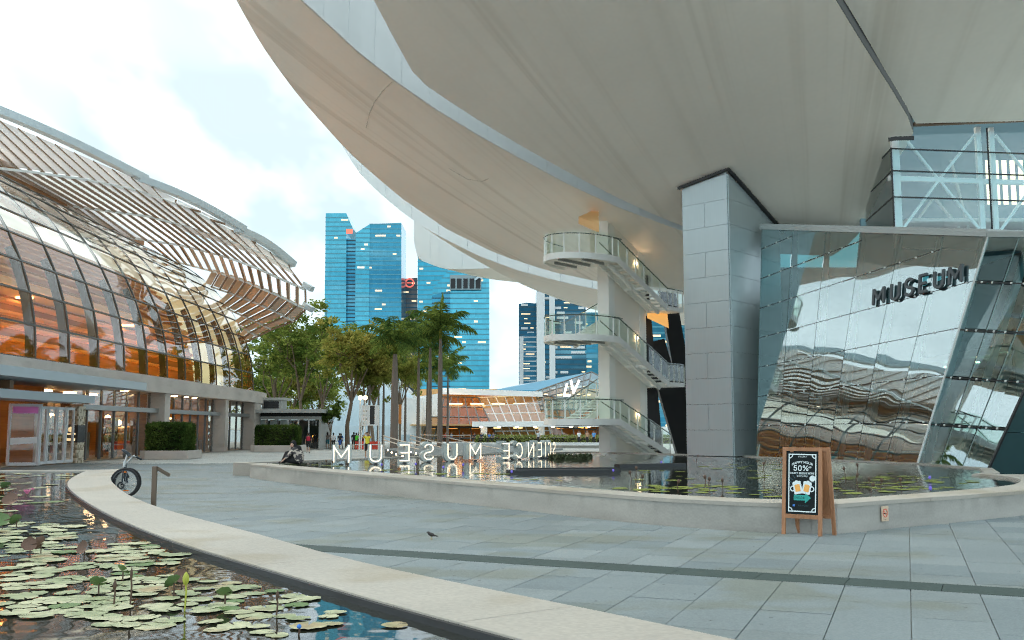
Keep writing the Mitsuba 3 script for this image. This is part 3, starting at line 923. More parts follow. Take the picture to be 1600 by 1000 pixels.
def guard(path, parent, glass_h=1.05, post_every=3, off=0.0, closed=False):
    """glass panels, posts and a handrail along a 3d path"""
    p = np.asarray(path, float)
    up = V(0, 0, 1)
    for a, b in zip(p[:-1], p[1:]):
        g = np.stack([np.stack([a + up * 0.06, b + up * 0.06]), np.stack([a + up * glass_h, b + up * glass_h])])
        put('glass_panel', grid_mesh(g), 'mat_rail_glass', parent)
    posts = p[::post_every]
    for q in posts:
        put('post', bar(q - up * 0.1, q + up * (glass_h * 0.86), 0.055, 0.055, up=(0, 1, 0)), 'mat_stair_white', parent)

def flight(e0, z0, e1, z1, nr, parent, up_to_guard=True, guard_n=None):
    fl = put('flight', cat([bar(S(e0, n, z0 - .13), S(e1, n, z1 - .13), 0.06, 0.30) for n in (nr[0] + .03, nr[1] - .03)]
                           + [bar(S(e0, (nr[0] + nr[1]) / 2, z0 - .30), S(e1, (nr[0] + nr[1]) / 2, z1 - .30), 0.14, 0.18)]
                           + [bar(S(e0 + (e1 - e0) * f_, nr[0], z0 + (z1 - z0) * f_ - .28), S(e0 + (e1 - e0) * f_, nr[1], z0 + (z1 - z0) * f_ - .28), 0.1, 0.12) for f_ in (0.5,)]), 'mat_stair_white', parent)
    n = 12
    for k in range(n):
        e = e0 + (e1 - e0) * (k + 0.5) / n; z = z0 + (z1 - z0) * (k + 1) / (n + 1)
        w = abs(e1 - e0) / n * 0.46
        put('tread', hexa([S(e - w, nr[0] + .06, z - .05), S(e + w, nr[0] + .06, z - .05), S(e + w, nr[1] - .06, z - .05), S(e - w, nr[1] - .06, z - .05)],
                          [S(e - w, nr[0] + .06, z), S(e + w, nr[0] + .06, z), S(e + w, nr[1] - .06, z), S(e - w, nr[1] - .06, z)]), 'mat_steel_grey' if k % 1 else 'mat_stair_white', fl)
    return fl

LZ = [9.96, 6.02, 2.02]      # left landings
RZ = [7.98, 4.00, 0.40]      # right landings
hand = []
for k in range(3):
    out = landing_outline()
    z = LZ[k]
    poly = [tuple(SQ + se * e + sn * n) for e, n in out] + [tuple(SQ + se * -0.05 + sn * NF[1]), tuple(SQ + se * -0.05 + sn * NB[0])]
    poly = Polygon(poly).buffer(0)
    inner = poly.buffer(-0.07)
    ld = put('landing', prism(inner, z - 0.16, z), 'mat_stair_column', stair)
    rim = [S(e, n, z - 0.12) for e, n in out] + [S(E0 + 0.02, NF[1], z - .12)]
    put('curved_stringer', sweep(rim, 0.07, 0.30), 'mat_stair_white', ld)
    pth = [S(e, n, z) for e, n in out]
    g = put('balustrade', tube([q + V(0, 0, 0.95) for q in pth] + [S(E0 + .3, NF[1] - .03, z + 0.95)], 0.026, 6), 'mat_rail_dark', stair)
    guard(pth, g, 1.12 if k == 0 else 1.05, 3)
    for br in (0.25, 0.5, 0.75):
        c = [S(E0 - 0.1, NB[0] + (NF[1] - NB[0]) * br, z - .22), S(E0 - 2.6 * math.sin(math.pi * br), NB[0] + (NF[1] - NB[0]) * br, z - .22)]
        put('bracket', bar(c[0], c[1], 0.1, 0.14), 'mat_steel_grey', ld)
    fl = flight(E0, z, E1, RZ[k], NF, stair)
    m = 7
    pts = [S(E0 + (E1 - E0) * q / (m - 1), NF[1] - .02, z + (RZ[k] - z) * q / (m - 1)) for q in range(m)]
    guard(pts, fl, 1.0, 1)
    put('handrail', tube([q + V(0, 0, 0.93) for q in [S(E0 - .5, NF[1] - .03, z)] + pts], 0.028, 6), 'mat_rail_dark', fl)
    put('handrail', tube([S(E0, NF[0] + .05, z + .9), S(E1, NF[0] + .05, RZ[k] + .9)], 0.022, 6), 'mat_rail_dark', fl)
    if k < 2:
        rl = put('landing', hexa([S(E1 - .05, NB[0], RZ[k] - .22), S(E1 + 1.5, NB[0], RZ[k] - .22), S(E1 + 1.5, NF[1], RZ[k] - .22), S(E1 - .05, NF[1], RZ[k] - .22)],
                                 [S(E1 - .05, NB[0], RZ[k]), S(E1 + 1.5, NB[0], RZ[k]), S(E1 + 1.5, NF[1], RZ[k]), S(E1 - .05, NF[1], RZ[k])]), 'mat_stair_white', stair)
        pts = [S(E1 + q, NF[1] - .02, RZ[k]) for q in (0, .5, 1.0, 1.5)]
        guard(pts, rl, 1.0, 1)
        put('handrail', tube([q + V(0, 0, .93) for q in pts], 0.028, 6), 'mat_rail_dark', rl)
        flight(E1, RZ[k], E0, LZ[k + 1], NB, stair)
        b = flight
        pts = [S(E1 + (E0 - E1) * q / 5, NB[0] + .02, RZ[k] + (LZ[k + 1] - RZ[k]) * q / 5) for q in range(6)]
        gk = put('balustrade', tube([q + V(0, 0, 0.95) for q in pts], 0.026, 6), 'mat_rail_dark', stair)
        guard(pts, gk, 1.0, 1)
    put('wall_lamp', frame_mesh(trimesh.creation.cylinder(0.07, 0.07, sections=10), S(2.45, 0.06, z + 0.28), V(1, 0, 0), V(0, 1, 0), V(0, 0, 1)), 'mat_lamp_off', stair, emit=(6, 4, 2.2))
# warm lit recess in the petal above the stair head
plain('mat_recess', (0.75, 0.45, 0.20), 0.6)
q0, q1, q2 = P(935, 334, 49.9), P(904, 348, 49.0), P(936, 362, 47.5)
# black raking legs between the stair and the clad column
legs = put('raking_legs', cat([bar(V(7.6, 54, 0.1), V(7.0, 55, 10.4), 1.0, 0.7, up=(0, 1, 0)), bar(V(9.6, 55.0, 0.1), V(7.9, 55.2, 6.4), 1.1, 0.7, up=(0, 1, 0)), bar(V(10.4, 57, 0.1), V(8.7, 57, 11.0), 0.9, 0.7, up=(0, 1, 0))]), 'mat_black_metal', mus, label='dark raking steel legs behind the stairs')
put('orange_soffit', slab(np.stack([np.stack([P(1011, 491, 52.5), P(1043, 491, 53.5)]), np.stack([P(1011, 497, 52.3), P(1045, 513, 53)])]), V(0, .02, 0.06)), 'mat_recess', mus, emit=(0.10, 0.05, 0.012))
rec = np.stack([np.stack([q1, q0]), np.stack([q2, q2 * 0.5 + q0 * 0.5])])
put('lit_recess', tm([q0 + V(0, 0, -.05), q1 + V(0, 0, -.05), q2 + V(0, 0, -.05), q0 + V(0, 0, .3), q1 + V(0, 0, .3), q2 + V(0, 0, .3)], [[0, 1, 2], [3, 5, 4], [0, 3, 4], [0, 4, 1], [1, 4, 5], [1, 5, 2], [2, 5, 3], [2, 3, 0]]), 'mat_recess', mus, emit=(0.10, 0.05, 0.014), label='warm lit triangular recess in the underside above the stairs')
# ------------------------------------------------------------------ the mall on the left: glass vault, louvred canopy, shops
mall = thing('shopping_mall', 'curved glass-vaulted mall with louvred canopy and lit shops at its foot', 'shopping mall')
VX, VZ, VA, VB = -32.5, 4.55, 12.0, 11.7
Y0, Y1 = 29.5, 79.0
def vault(th, y, off=0.0):
    return V(VX + (VA + off) * math.cos(th), y, VZ + (VB + off) * math.sin(th))
ROW = math.radians(7.15)
NR, NBAY = 13, 15
seed = 3000
for b in range(NBAY):
    y0, y1 = Y1 - 3.3 * (b + 1), Y1 - 3.3 * b
    for r in range(NR):
        t0, t1_ = r * ROW + 0.0016, (r + 1) * ROW - 0.0016
        seed += 1
        if r > 10 and b > 9: continue
        wavy_pane([vault(t0, y1 - .02), vault(t0, y0 + .02), vault(t1_, y0 + .02), vault(t1_, y1 - .02)], 'glass_pane', mall, 'mat_glass_vault_low' if r < 4 else 'mat_glass_vault', 0.007 if r < 4 else 0.020, seed, 9, 9, 0.0 if r < 4 else 0.045)
plain('mat_mullion', (0.045, 0.05, 0.045), 0.4)
plain('mat_mullion_green', (0.028, 0.030, 0.018), 0.5)
for b in range(NBAY + 1):
    y = Y1 - 3.3 * b
    put('mullion', sweep([vault(t, y, -0.02) for t in np.linspace(0, NR * ROW, 27)], 0.11, 0.10, ups=[(math.cos(t), 0, math.sin(t)) for t in np.linspace(0, NR * ROW, 27)]), 'mat_mullion', mall)
    put('vault_rib', sweep([vault(t, y + .16, -0.34) for t in np.linspace(0, 3.6 * ROW, 12)], 0.10, 0.34, ups=[(math.cos(t), 0, math.sin(t)) for t in np.linspace(0, 3.6 * ROW, 12)]), 'mat_mullion_green', mall)
for r in range(NR + 1):
    q = vault(r * ROW, 0, 0.0)
    put('transom', bar(V(q[0], Y0, q[2]), V(q[0], Y1, q[2]), 0.09, 0.08, up=(math.cos(r * ROW), 0, math.sin(r * ROW))), 'mat_mullion', mall)
# warm timber lining inside, with boards and lamps
def wood_fn(p, n, uv):
    g = mikit.fbm(p.x * 3, p.y * 0.6, p.z * 14, 3)
    b = mikit.cell_rand(dr.floor(p.z / 0.35), dr.floor(p.y / 3.3), 3)
    return mi.Color3f(0.44, 0.20, 0.05) * (0.75 + 0.35 * g + 0.25 * (b - 0.5))
plain('mat_timber_light', (0.72, 0.42, 0.16), 0.5)
mat('mat_timber', base_color=mikit.proc(wood_fn), roughness=0.5)
plain('mat_floor_warm', (0.42, 0.34, 0.25), 0.5)
plain('mat_ceiling_warm', (0.60, 0.50, 0.38), 0.6)
ins_th = np.linspace(0.0, NR * ROW, 24)
lin = np.stack([np.stack([V(VX + (VA - 3.6) * math.cos(t), y, VZ + (VB - 2.6) * math.sin(t)) for t in ins_th]) for y in np.linspace(Y0 - 3, Y1 - 3.5, 12)])
put('timber_lining', grid_mesh(lin), 'mat_timber', mall, smooth=True)
for k in range(2, 22):
    t = ins_th[0] + (NR * ROW) * k / 23
    q = V(VX + (VA - 3.46) * math.cos(t), 0, VZ + (VB - 2.46) * math.sin(t))
    put('timber_board', bar(V(q[0], Y0 - 3, q[2]), V(q[0], Y1 - 3.5, q[2]), 0.14, 0.28, up=(math.cos(t), 0, math.sin(t))), 'mat_timber_light', mall)
put('upper_floor', box(-30, -20.75, Y0 - 3, Y1 - 0.3, 4.15, 4.42), 'mat_floor_warm', mall)
put('gallery_floor', box(-29, -22.6, Y0 - 3, Y1 - 4, 8.05, 8.3), 'mat_ceiling_warm', mall)
for k in range(13):
    y = 32 + 3.3 * k
    put('floor_lamp', box(-21.7, -21.5, y, y + 2.4, 4.47, 4.55), 'mat_lamp_off', mall, emit=(3.6, 1.8, .55))
    if k % 4 == 1: put('gallery_lamp', box(-24.4, -23.6, y, y + 0.14, 7.96, 8.03), 'mat_lamp_off', mall, emit=(3, 1.7, .7))
    if k % 2 == 0:
        put('cove_lamp', box(-25.2, -25.0, y, y + 2.2, 8.34, 8.42), 'mat_lamp_off', mall, emit=(2.4, 1.2, .45))
    if k % 3 == 1:
        put('bright_display', box(-24.8, -24.6, y, y + 1.5, 4.6, 6.6), 'mat_lamp_off', mall, emit=(.3, .2, .13))
# end wall of the vault (glass) with a rim
th_ = np.linspace(0, NR * ROW, 20)
endg = np.stack([np.stack([vault(t, Y1 + .02) for t in th_]), np.stack([V(VX, Y1 + .02, VZ + 0.0 * t) for t in th_])])
put('end_glass', grid_mesh(endg), 'mat_glass_vault', mall)

# concrete fascia ring and soffit
plain('mat_fascia_base', (0.5, 0.5, 0.5), 0.8)
mat('mat_fascia', base_color=speckled((0.47, 0.435, 0.40), 0.06, 25, 0.5, 0.18, (0.8, 0.8, 0.78)), roughness=0.8)
plan = smooth_line([(-20.15, 24.0), (-20.1, 38.0), (-19.9, 50.0), (-19.75, 62.0), (-19.7, 74.0), (-20.2, 82.0), (-22.0, 86.0), (-25.5, 88.5), (-32, 90)], 90)
fas = np.stack([np.column_stack([plan, np.full(len(plan), 3.62)]), np.column_stack([plan, np.full(len(plan), 4.50)])], 1)
for a in range(0, 88, 8):
    seg = fas[a:a + 9].copy()
    t = unit(seg[-1, 0] - seg[0, 0]) * 0.006
    seg[0] += t; seg[-1] -= t
    put('fascia_panel', slab(seg, V(-0.14, 0, 0)), 'mat_fascia', mall)
pl = Polygon(list(map(tuple, plan - V(0.15, 0))) + [(-36, 90), (-36, 24)]).buffer(0)
put('soffit_slab', prism(pl, 3.64, 4.10), 'mat_fascia', mall)
put('top_slab', prism(pl, 4.38, 4.46), 'mat_fascia', mall)

# canopy: longitudinal ribs and transverse slats, the nose rolled in under itself
RIBS = {
 'U': ([0, 4, 7.3, 12, 17], [(447, 410), (352, 350), (225, 287), (85, 226), (-60, 164)]),
 '1': ([0, 2, 5, 9, 13, 17, 20], [(450, 414), (392, 376), (295, 326), (211, 297), (130, 280), (50, 269), (-10, 262)]),
 '2': ([0, 2, 4, 8, 12, 17, 20], [(453, 421), (410, 398), (374, 382), (300, 357), (232, 338), (148, 327), (98, 320)]),
 '3': ([0, 1, 3, 5, 7, 9, 11, 13, 17, 20], [(477, 453), (464, 447), (434, 434), (403, 420), (374, 409), (344, 399), (313, 391), (281, 383), (212, 373), (160, 366)]),
 '4': ([0, 1, 3, 5, 7, 9, 11, 13, 16], [(478, 483), (464, 477), (437, 463), (410, 452), (384, 440), (356, 431), (329, 423), (302, 416), (270, 408)]),
 '5': ([0, 2, 4, 6, 8, 10.5], [(459, 502), (432, 488), (407, 477), (381, 466), (356, 457), (324, 446)]),
 '6': ([0, 2, 4, 6, 7.5], [(424, 515), (400, 503), (378, 493), (356, 483), (343, 476)]),
 '7': ([0, 2, 3.6], [(402, 526), (381, 513), (368, 505)]),
 '8': ([0, 1.2], [(383, 535), (376, 530)]),
}
SIL = LineString([(-400, 71), (0, 274), (112, 327), (220, 380), (300, 432), (344, 482), (376, 534), (396, 606)])
def node(k, t):
    ts, ps = RIBS[k]
    x, y = np.interp(t, ts, [p[0] for p in ps]), np.interp(t, ts, [p[1] for p in ps])
    if t > ts[-1]:
        s = (t - ts[-1]) / (ts[-1] - ts[-2])
        x += (ps[-1][0] - ps[-2][0]) * s; y += (ps[-1][1] - ps[-2][1]) * s
    d = 75 - 1.35 * t
    q = Point(x, y)
    w = max(0.0, 1 - SIL.distance(q) / 110.0) ** 1.3
    if k in 'U1' and t < 8: w = 0
    n = SIL.interpolate(SIL.project(q))
    ds = min(79.3, 26.9 * F / max(1, 800 - n.x))
    return P(x, y, d * (1 - w) + ds * w)
TS = np.arange(0, 27, 1.0)
def tmax(k): return RIBS[k][0][-1] if k in '45678' else 27
order = ['U', '1', '2', '3', '4', '5', '6', '7', '8']
plain('mat_slat_brown', (0.26, 0.17, 0.11), 0.45)
scene['mat_louvre_white'] = {'type': 'principledthin', 'base_color': rgb(0.95, 0.97, 0.98), 'roughness': 0.5, 'diff_trans': 1.8}
plain('mat_louvre_soffit', (0.74, 0.60, 0.48), 0.6)
plain('mat_gutter', (0.56, 0.66, 0.71), 0.3, metallic=0.3)
can = put('louvre_canopy', sweep([node('3', t) for t in TS], 0.10, 0.14), 'mat_steel_white', mall, label='louvred canopy curling over the glass vault')
for k in ('1', '2', '4', '5', '6', '7'):
    put('rib', sweep([node(k, t) for t in TS if t <= tmax(k)], 0.10, 0.14), 'mat_steel_white', can)
for t in np.arange(0, 26.1, 1.0):
    ks = [k for k in order if t <= tmax(k)]
    pts = [node(k, t) for k in ks]
    # outward direction, for standing the fins on edge
    up = []
    for k in ks: up.append(unit(node(k, t) - V(VX + 4, node(k, t)[1], VZ + 4)))
    wdt = 0.05 if t > 9.5 else 0.08
    put('slat', sweep(pts, wdt, 0.16, ups=up), 'mat_slat_brown', can)
    # white blades between the fins on the upper bands, warm boards under the nose
    a, b = t + 0.06, t + 0.94
    for k0, k1, mname, f0, f1 in (('U', '1', 'mat_louvre_white', 0.0, 0.97), ('1', '2', 'mat_louvre_white', 0.03, 0.97), ('2', '3', 'mat_louvre_white', 0.03, 0.97 if t > 9 else 0.30)):
        A0, A1, B0, B1 = node(k0, a), node(k1, a), node(k0, b), node(k1, b)
        o = unit(A0 - V(VX + 4, A0[1], VZ + 4)) * 0.10
        lerp = lambda p, q, f: p * (1 - f) + q * f
        put('blade', grid_mesh(np.stack([np.stack([lerp(A0, A1, f0), lerp(A0, A1, f1)]), np.stack([lerp(B0, B1, f0), lerp(B0, B1, f1)])]) + o * 0.5), mname, can)
    if t + 1 <= tmax('4'):
        A0, A1, B0, B1 = node('3', t + .55), node('4', t + .55), node('3', t + .95), node('4', t + .95)
        put('soffit_board', slab(np.stack([np.stack([A0, A1]), np.stack([B0, B1])]) - V(.12, 0, 0), V(-.04, 0, 0)), 'mat_louvre_soffit', can)
    for k0, k1 in (('4', '5'), ('5', '6'), ('6', '7'), ('7', '8')):
        if t + 1 <= min(tmax(k0), tmax(k1)) + 0.8:
            a2, b2 = t + 0.05, t + 0.76
            A0, A1, B0, B1 = node(k0, a2), node(k1, a2), node(k0, b2), node(k1, b2)
            put('soffit_board', slab(np.stack([np.stack([A0, A1]), np.stack([B0, B1])]) + V(0, 0, .12), V(0, 0, .04)), 'mat_louvre_soffit', can)
# box gutters along the crest, each ending in a square end
for (xa, ya), (xb, yb), ta, tb in (((-90, 140), (228, 280), 18.1, 7.2), ((216, 279), (382, 359), 7.6, 3.0), ((370, 358), (459, 414), 3.3, -0.2)):
    n = 8
    pp = [P(xa + (xb - xa) * s, ya + (yb - ya) * s - 7 * math.sin(math.pi * s), 75 - 1.35 * (ta + (tb - ta) * s)) for s in np.linspace(0, 1, n)]
    put('gutter', sweep(pp, 0.55, 0.46), 'mat_gutter', can)
for px_, py_ in ((485, 450), (485, 482)):
    put('gutter_end', bar(P(px_ - 10, py_ - 6, 75), P(px_ + 3, py_ + 2, 74.6), 0.4, 0.4), 'mat_gutter', can)
# timber edge beam where the canopy meets the vault
bm = [P(x, y - 3, min(79, 26.4 * F / (800 - x))) for x, y in ((-160, 196), (0, 272), (60, 300), (130, 331), (190, 362), (232, 383))]
def timber2(p, n, uv):
    return mi.Color3f(0.34, 0.15, 0.05) * (0.7 + 0.6 * mikit.fbm(p.x * 2, p.y * 0.8, p.z * 2, 3))
mat('mat_edge_beam', base_color=mikit.proc(timber2), roughness=0.6)
put('edge_beam', sweep([q + V(-0.9, 0, 0.35) for q in bm], 1.2, 1.0), 'mat_edge_beam', mall)

# ground floor: piers, glazing, transoms, lit interior
for y0, y1 in ((57.4, 58.3), (69.6, 70.35), (77.4, 79.4)):
    put('pier', box(-21.0, -19.95, y0, y1, 0, 3.63), 'mat_fascia', mall)
plain('mat_shopfront_frame', (0.13, 0.14, 0.14), 0.4)
plain('mat_white_frame', (0.66, 0.69, 0.71), 0.4)
put('shop_floor', box(-30, -20.9, 26, 80, 0.0, 0.05), 'mat_floor_warm', mall)
def back_fn(p, n, uv):
    i, j = dr.floor(p.y / 0.9), dr.floor(p.z / 0.62)
    h = mikit.cell_rand(i, j, 2)
    fy, fz = p.y / 0.9 - i, p.z / 0.62 - j
    edge = mikit.smoothstep(0.08, 0.12, fy) * mikit.smoothstep(0.92, 0.88, fy) * mikit.smoothstep(0.10, 0.16, fz)
    c = mikit.mix(mi.Color3f(0.55, 0.32, 0.14), mi.Color3f(0.75, 0.62, 0.45), h)
    c = mikit.mix(c, mi.Color3f(0.10, 0.06, 0.04), mikit.smoothstep(0.75, 0.8, mikit.cell_rand(i, j, 7)))
    return mikit.mix(mi.Color3f(0.10, 0.06, 0.035), c, edge)
mat('mat_shop_back', base_color=mikit.proc(back_fn), roughness=0.6)
put('shop_back_wall', box(-26.2, -26.0, 26, 80, 0.05, 3.64), 'mat_shop_back', mall)
for y in (26.5, 45.9, 60.0, 71.0):
    put('shop_partition', box(-26.0, -21.6, y, y + 0.15, 0.05, 3.64), 'mat_timber', mall)
for k in range(17):
    y = 29 + 2.85 * k
    put('shop_light', box(-24.6, -24.1, y, y + 0.5, 3.52, 3.60), 'mat_lamp_off', mall, emit=(2.4, 1.45, .65))
for k, y in enumerate((48.2, 50.0, 51.6, 53.6, 61.5, 63.6, 65.4, 72.5)):
    put('soffit_spot', frame_mesh(trimesh.creation.cylinder(0.11, 0.04, sections=10), V(-20.75, y, 3.60), V(1, 0, 0), V(0, 1, 0), V(0, 0, 1)), 'mat_lamp_off', mall, emit=(5, 3.2, 1.6))
for k in range(9):
    y = 47.2 + 2.9 * k
    put('pendant_lamp', frame_mesh(trimesh.creation.icosphere(1, 0.17), V(-22.6 - 0.5 * (k % 3), y, 1.95 + 0.25 * (k % 2)), V(1, 0, 0), V(0, 1, 0), V(0, 0, 1)), 'mat_lamp_off', mall, emit=(1.6, .95, .4))
# counters and shelves in the shops
for k in range(22):
    y = 28.5 + 2.3 * k
    h = rng.uniform(0.8, 1.5); x = rng.uniform(-24.8, -22.4)
    put('display_unit', box(x, x + rng.uniform(.4, .8), y, y + rng.uniform(.6, 1.4), 0.05, h), rng.choice(['mat_timber', 'mat_interior', 'mat_slat_dark', 'mat_black_metal', 'mat_ceiling_warm']), mall)
GOODS = [plain('mat_goods_cream', (0.70, 0.62, 0.48), 0.6), plain('mat_goods_red', (0.45, 0.07, 0.04), 0.6), plain('mat_goods_green', (0.10, 0.22, 0.14), 0.6), plain('mat_goods_black', (0.03, 0.03, 0.035), 0.5), plain('mat_goods_gold', (0.60, 0.36, 0.10), 0.5)]
for k, (y0, x) in enumerate(((31.5, -23.9), (35.0, -24.6), (48.4, -22.9), (51.6, -23.6), (54.4, -22.6), (59.2, -22.8), (62.4, -23.4), (65.4, -22.6), (71.2, -22.6), (74.2, -23.0))):
    w = 1.9
    rk = put('shelf_rack', cat([box(x, x + .42, y0, y0 + .05, .05, 2.2), box(x, x + .42, y0 + w, y0 + w + .05, .05, 2.2)] + [box(x, x + .42, y0 + .05, y0 + w, z, z + .035) for z in (.35, .85, 1.35, 1.85)]), rng.choice(['mat_timber', 'mat_slat_dark', 'mat_black_metal']), mall)
    gd = [[] for _ in GOODS]
    for z in (.385, .885, 1.385, 1.885):
        yy = y0 + .10
        while yy < y0 + w - .2:
            gw, gh = rng.uniform(.07, .22), rng.uniform(.12, .36)
            if rng.random() < .85: gd[rng.randrange(len(GOODS))].append(box(x + .06, x + .36, yy, yy + gw, z + .001, z + gh))
            yy += gw + rng.uniform(.01, .06)
    for g_, m_ in zip(gd, GOODS):
        if g_: put('goods', cat(g_), m_, rk, kind='stuff')
plain('mat_poster_red', (0.65, 0.05, 0.02), 0.5); plain('mat_poster_orange', (0.7, 0.25, 0.05), 0.5); plain('mat_white_board', (0.8, 0.82, 0.83), 0.5)
put('red_poster', box(-24.5, -24.4, 36.8, 39.4, 0.5, 2.5), 'mat_poster_red', mall, emit=(.20, .012, .004), label='glowing red poster inside the open shop')
put('menu_panel', box(-23.6, -23.5, 40.0, 41.2, 0.6, 2.4), 'mat_white_board', mall, label='pale panel inside the open shop')
# glazing of the bays beyond the corner pillar
for y0, y1, n in ((47.3, 57.4, 6), (58.35, 69.55, 7), (70.4, 77.35, 4)):
    for i in range(n):
        a, b = y0 + (y1 - y0) * i / n, y0 + (y1 - y0) * (i + 1) / n
        seed += 1
        wavy_pane([V(-20.85, b - .05, .06), V(-20.85, a + .05, .06), V(-20.85, a + .05, 2.5), V(-20.85, b - .05, 2.5)], 'shop_pane', mall, 'mat_glass_shop', 0.002, seed, 3, 3)
        wavy_pane([V(-20.85, b - .05, 2.72), V(-20.85, a + .05, 2.72), V(-20.85, a + .05, 3.6), V(-20.85, b - .05, 3.6)], 'shop_pane', mall, 'mat_glass_shop', 0.002, seed + 9000, 3, 3)
        put('shop_mullion', box(-20.92, -20.79, b - .05, b + .05, 0.05, 3.62), 'mat_shopfront_frame', mall)
    put('shop_transom', box(-20.95, -20.3, y0 - 0.0, y1 + 0.6, 2.50, 2.74), 'mat_steel_grey', mall)
# folding glass doors, splayed out of the opening
plain('mat_pink_sign', (0.8, 0.2, 0.6), 0.4)
def door_leaf(a, b, z1, name, parent):
    a, b = V(*a), V(*b)
    u = unit(b - a)
    A = lambda s, z: V(*(a + u * s), z)
    L_ = np.linalg.norm(b - a)
    k = put(name, cat([bar(A(0.05, .05), A(0.05, z1), 0.10, 0.08, up=(0, 1, 0)), bar(A(L_ - .05, .05), A(L_ - .05, z1), 0.10, 0.08, up=(0, 1, 0)), bar(A(.1, .12), A(L_ - .1, .12), 0.08, 0.14), bar(A(.1, z1 - .06), A(L_ - .1, z1 - .06), 0.08, 0.12)]), 'mat_white_frame', parent)
    put('pane', grid_mesh(np.stack([np.stack([A(.1, .2), A(L_ - .1, .2)]), np.stack([A(.1, z1 - .12), A(L_ - .1, z1 - .12)])])), 'mat_glass_shop', k)
    return k
dk0 = door_leaf((-20.95, 41.6), (-19.85, 42.1), 2.62, 'door_leaf', mall)
dk1 = door_leaf((-19.85, 42.15), (-20.35, 42.75), 2.62, 'door_leaf', mall)
for i in range(4):
    door_leaf((-20.3 + .02 * i, 42.8 + 0.85 * i), (-20.28 + .02 * i, 43.6 + 0.85 * i), 2.55, 'door_leaf', mall)
put('pink_sign', slab(np.stack([np.stack([V(-20.80, 41.62, 2.22), V(-19.92, 42.02, 2.22)]), np.stack([V(-20.80, 41.62, 2.50), V(-19.92, 42.02, 2.50)])]), V(0.02, -0.04, 0)), 'mat_pink_sign', dk0, emit=(.35, .055, .24), label='glowing pink sign strip at the door head')
put('notice_board', slab(np.stack([np.stack([V(-20.82, 41.58, .92), V(-19.9, 42.0, .98)]), np.stack([V(-20.82, 41.58, 1.20), V(-19.9, 42.0, 1.24)])]), V(0.02, -0.04, 0)), 'mat_white_board', dk0)
# mosaic pillar at the corner of the opening
def mosaic_fn(p, n, uv):
    a, b = (p.x + p.y) / 0.14, p.z / 0.12
    h = mikit.cell_rand(a, b, 5)
    return mikit.mix(mi.Color3f(0.62, 0.56, 0.44), mi.Color3f(0.28, 0.23, 0.15), mikit.smoothstep(0.45, 0.75, h))
mat('mat_mosaic', base_color=mikit.proc(mosaic_fn), roughness=0.6)
put('mosaic_pillar', box(-20.74, -20.11, 46.36, 47.14, 0.0, 2.62), 'mat_mosaic', mall)
put('pillar_screen', box(-20.76, -20.09, 46.34, 47.16, 0.95, 1.75), 'mat_black_metal', mall)
put('screen_picture', cat([frame_mesh(trimesh.creation.icosphere(1, 0.13), V(-20.42, 46.32, 1.55), V(1, 0, 0), V(0, .1, 0), V(0, 0, 1)), box(-20.65, -20.2, 46.31, 46.335, 1.3, 1.38), box(-20.65, -20.2, 46.31, 46.335, 1.02, 1.15)]), 'mat_mosaic', mall, emit=(.2, .15, .08))
# flat metal awnings over the opening
plain('mat_awning', (0.36, 0.42, 0.45), 0.35, metallic=0.4)
put('awning', box(-20.8, -17.6, 30, 48.0, 3.42, 3.78), 'mat_awning', mall, label='flat grey metal awning over the shop doors')
put('awning', box(-20.7, -18.9, 30, 45.2, 2.72, 3.06), 'mat_awning', mall, label='lower grey metal band above the glass doors')
put('awning_bracket', box(-20.6, -18.9, 37.5, 37.8, 3.08, 3.40), 'mat_slat_dark', mall)
# ------------------------------------------------------------------ far shore: towers across the bay
def tower_glass(key, c, c2, vert=3.0, floor=4.0, rough=0.16):
    def fn(p, n, uv):
        h = p.x * dr.select(dr.abs(n.y) > 0.5, 1.0, 0.0) + p.y * dr.select(dr.abs(n.y) > 0.5, 0.0, 1.0)
        k = mikit.noise(p.x * 0.012, p.y * 0.012, p.z * 0.022)
        r = mikit.cell_rand(h / vert, p.z / floor, 1)
        f = mikit.cell_rand(0, p.z / floor, 2)
        w = mikit.smoothstep(0.55, 0.85, mikit.fbm(h * 0.02 + 5, p.z * 0.12, 1.0, 3))
        return mikit.mix(mikit.mix(mi.Color3f(c), mi.Color3f(c2), mikit.smoothstep(0.35, 0.7, k)), mi.Color3f(0.24, 0.50, 0.58), w * 0.55) * (0.86 + 0.16 * r + 0.14 * f)
    scene[key] = {'type': 'twosided', 'b': {'type': 'principled', 'base_color': mikit.proc(fn), 'metallic': 0.85, 'roughness': rough}}
tower_glass('mat_tower_cyan', (0.10, 0.44, 0.57), (0.05, 0.34, 0.48))
tower_glass('mat_tower_blue', (0.06, 0.31, 0.45), (0.03, 0.20, 0.33))
tower_glass('mat_tower_dark', (0.03, 0.13, 0.20), (0.015, 0.08, 0.13))
tower_glass('mat_tower_brown', (0.10, 0.10, 0.10), (0.06, 0.06, 0.065))
plain('mat_tower_band', (0.10, 0.36, 0.46), 0.4)
plain('mat_tower_band_dark', (0.03, 0.10, 0.14), 0.4)
plain('mat_tower_pale', (0.62, 0.64, 0.64), 0.6)
plain('mat_window_lit', (0.8, 0.6, 0.35), 0.5)
plain('mat_tower_white', (0.75, 0.76, 0.75), 0.6)

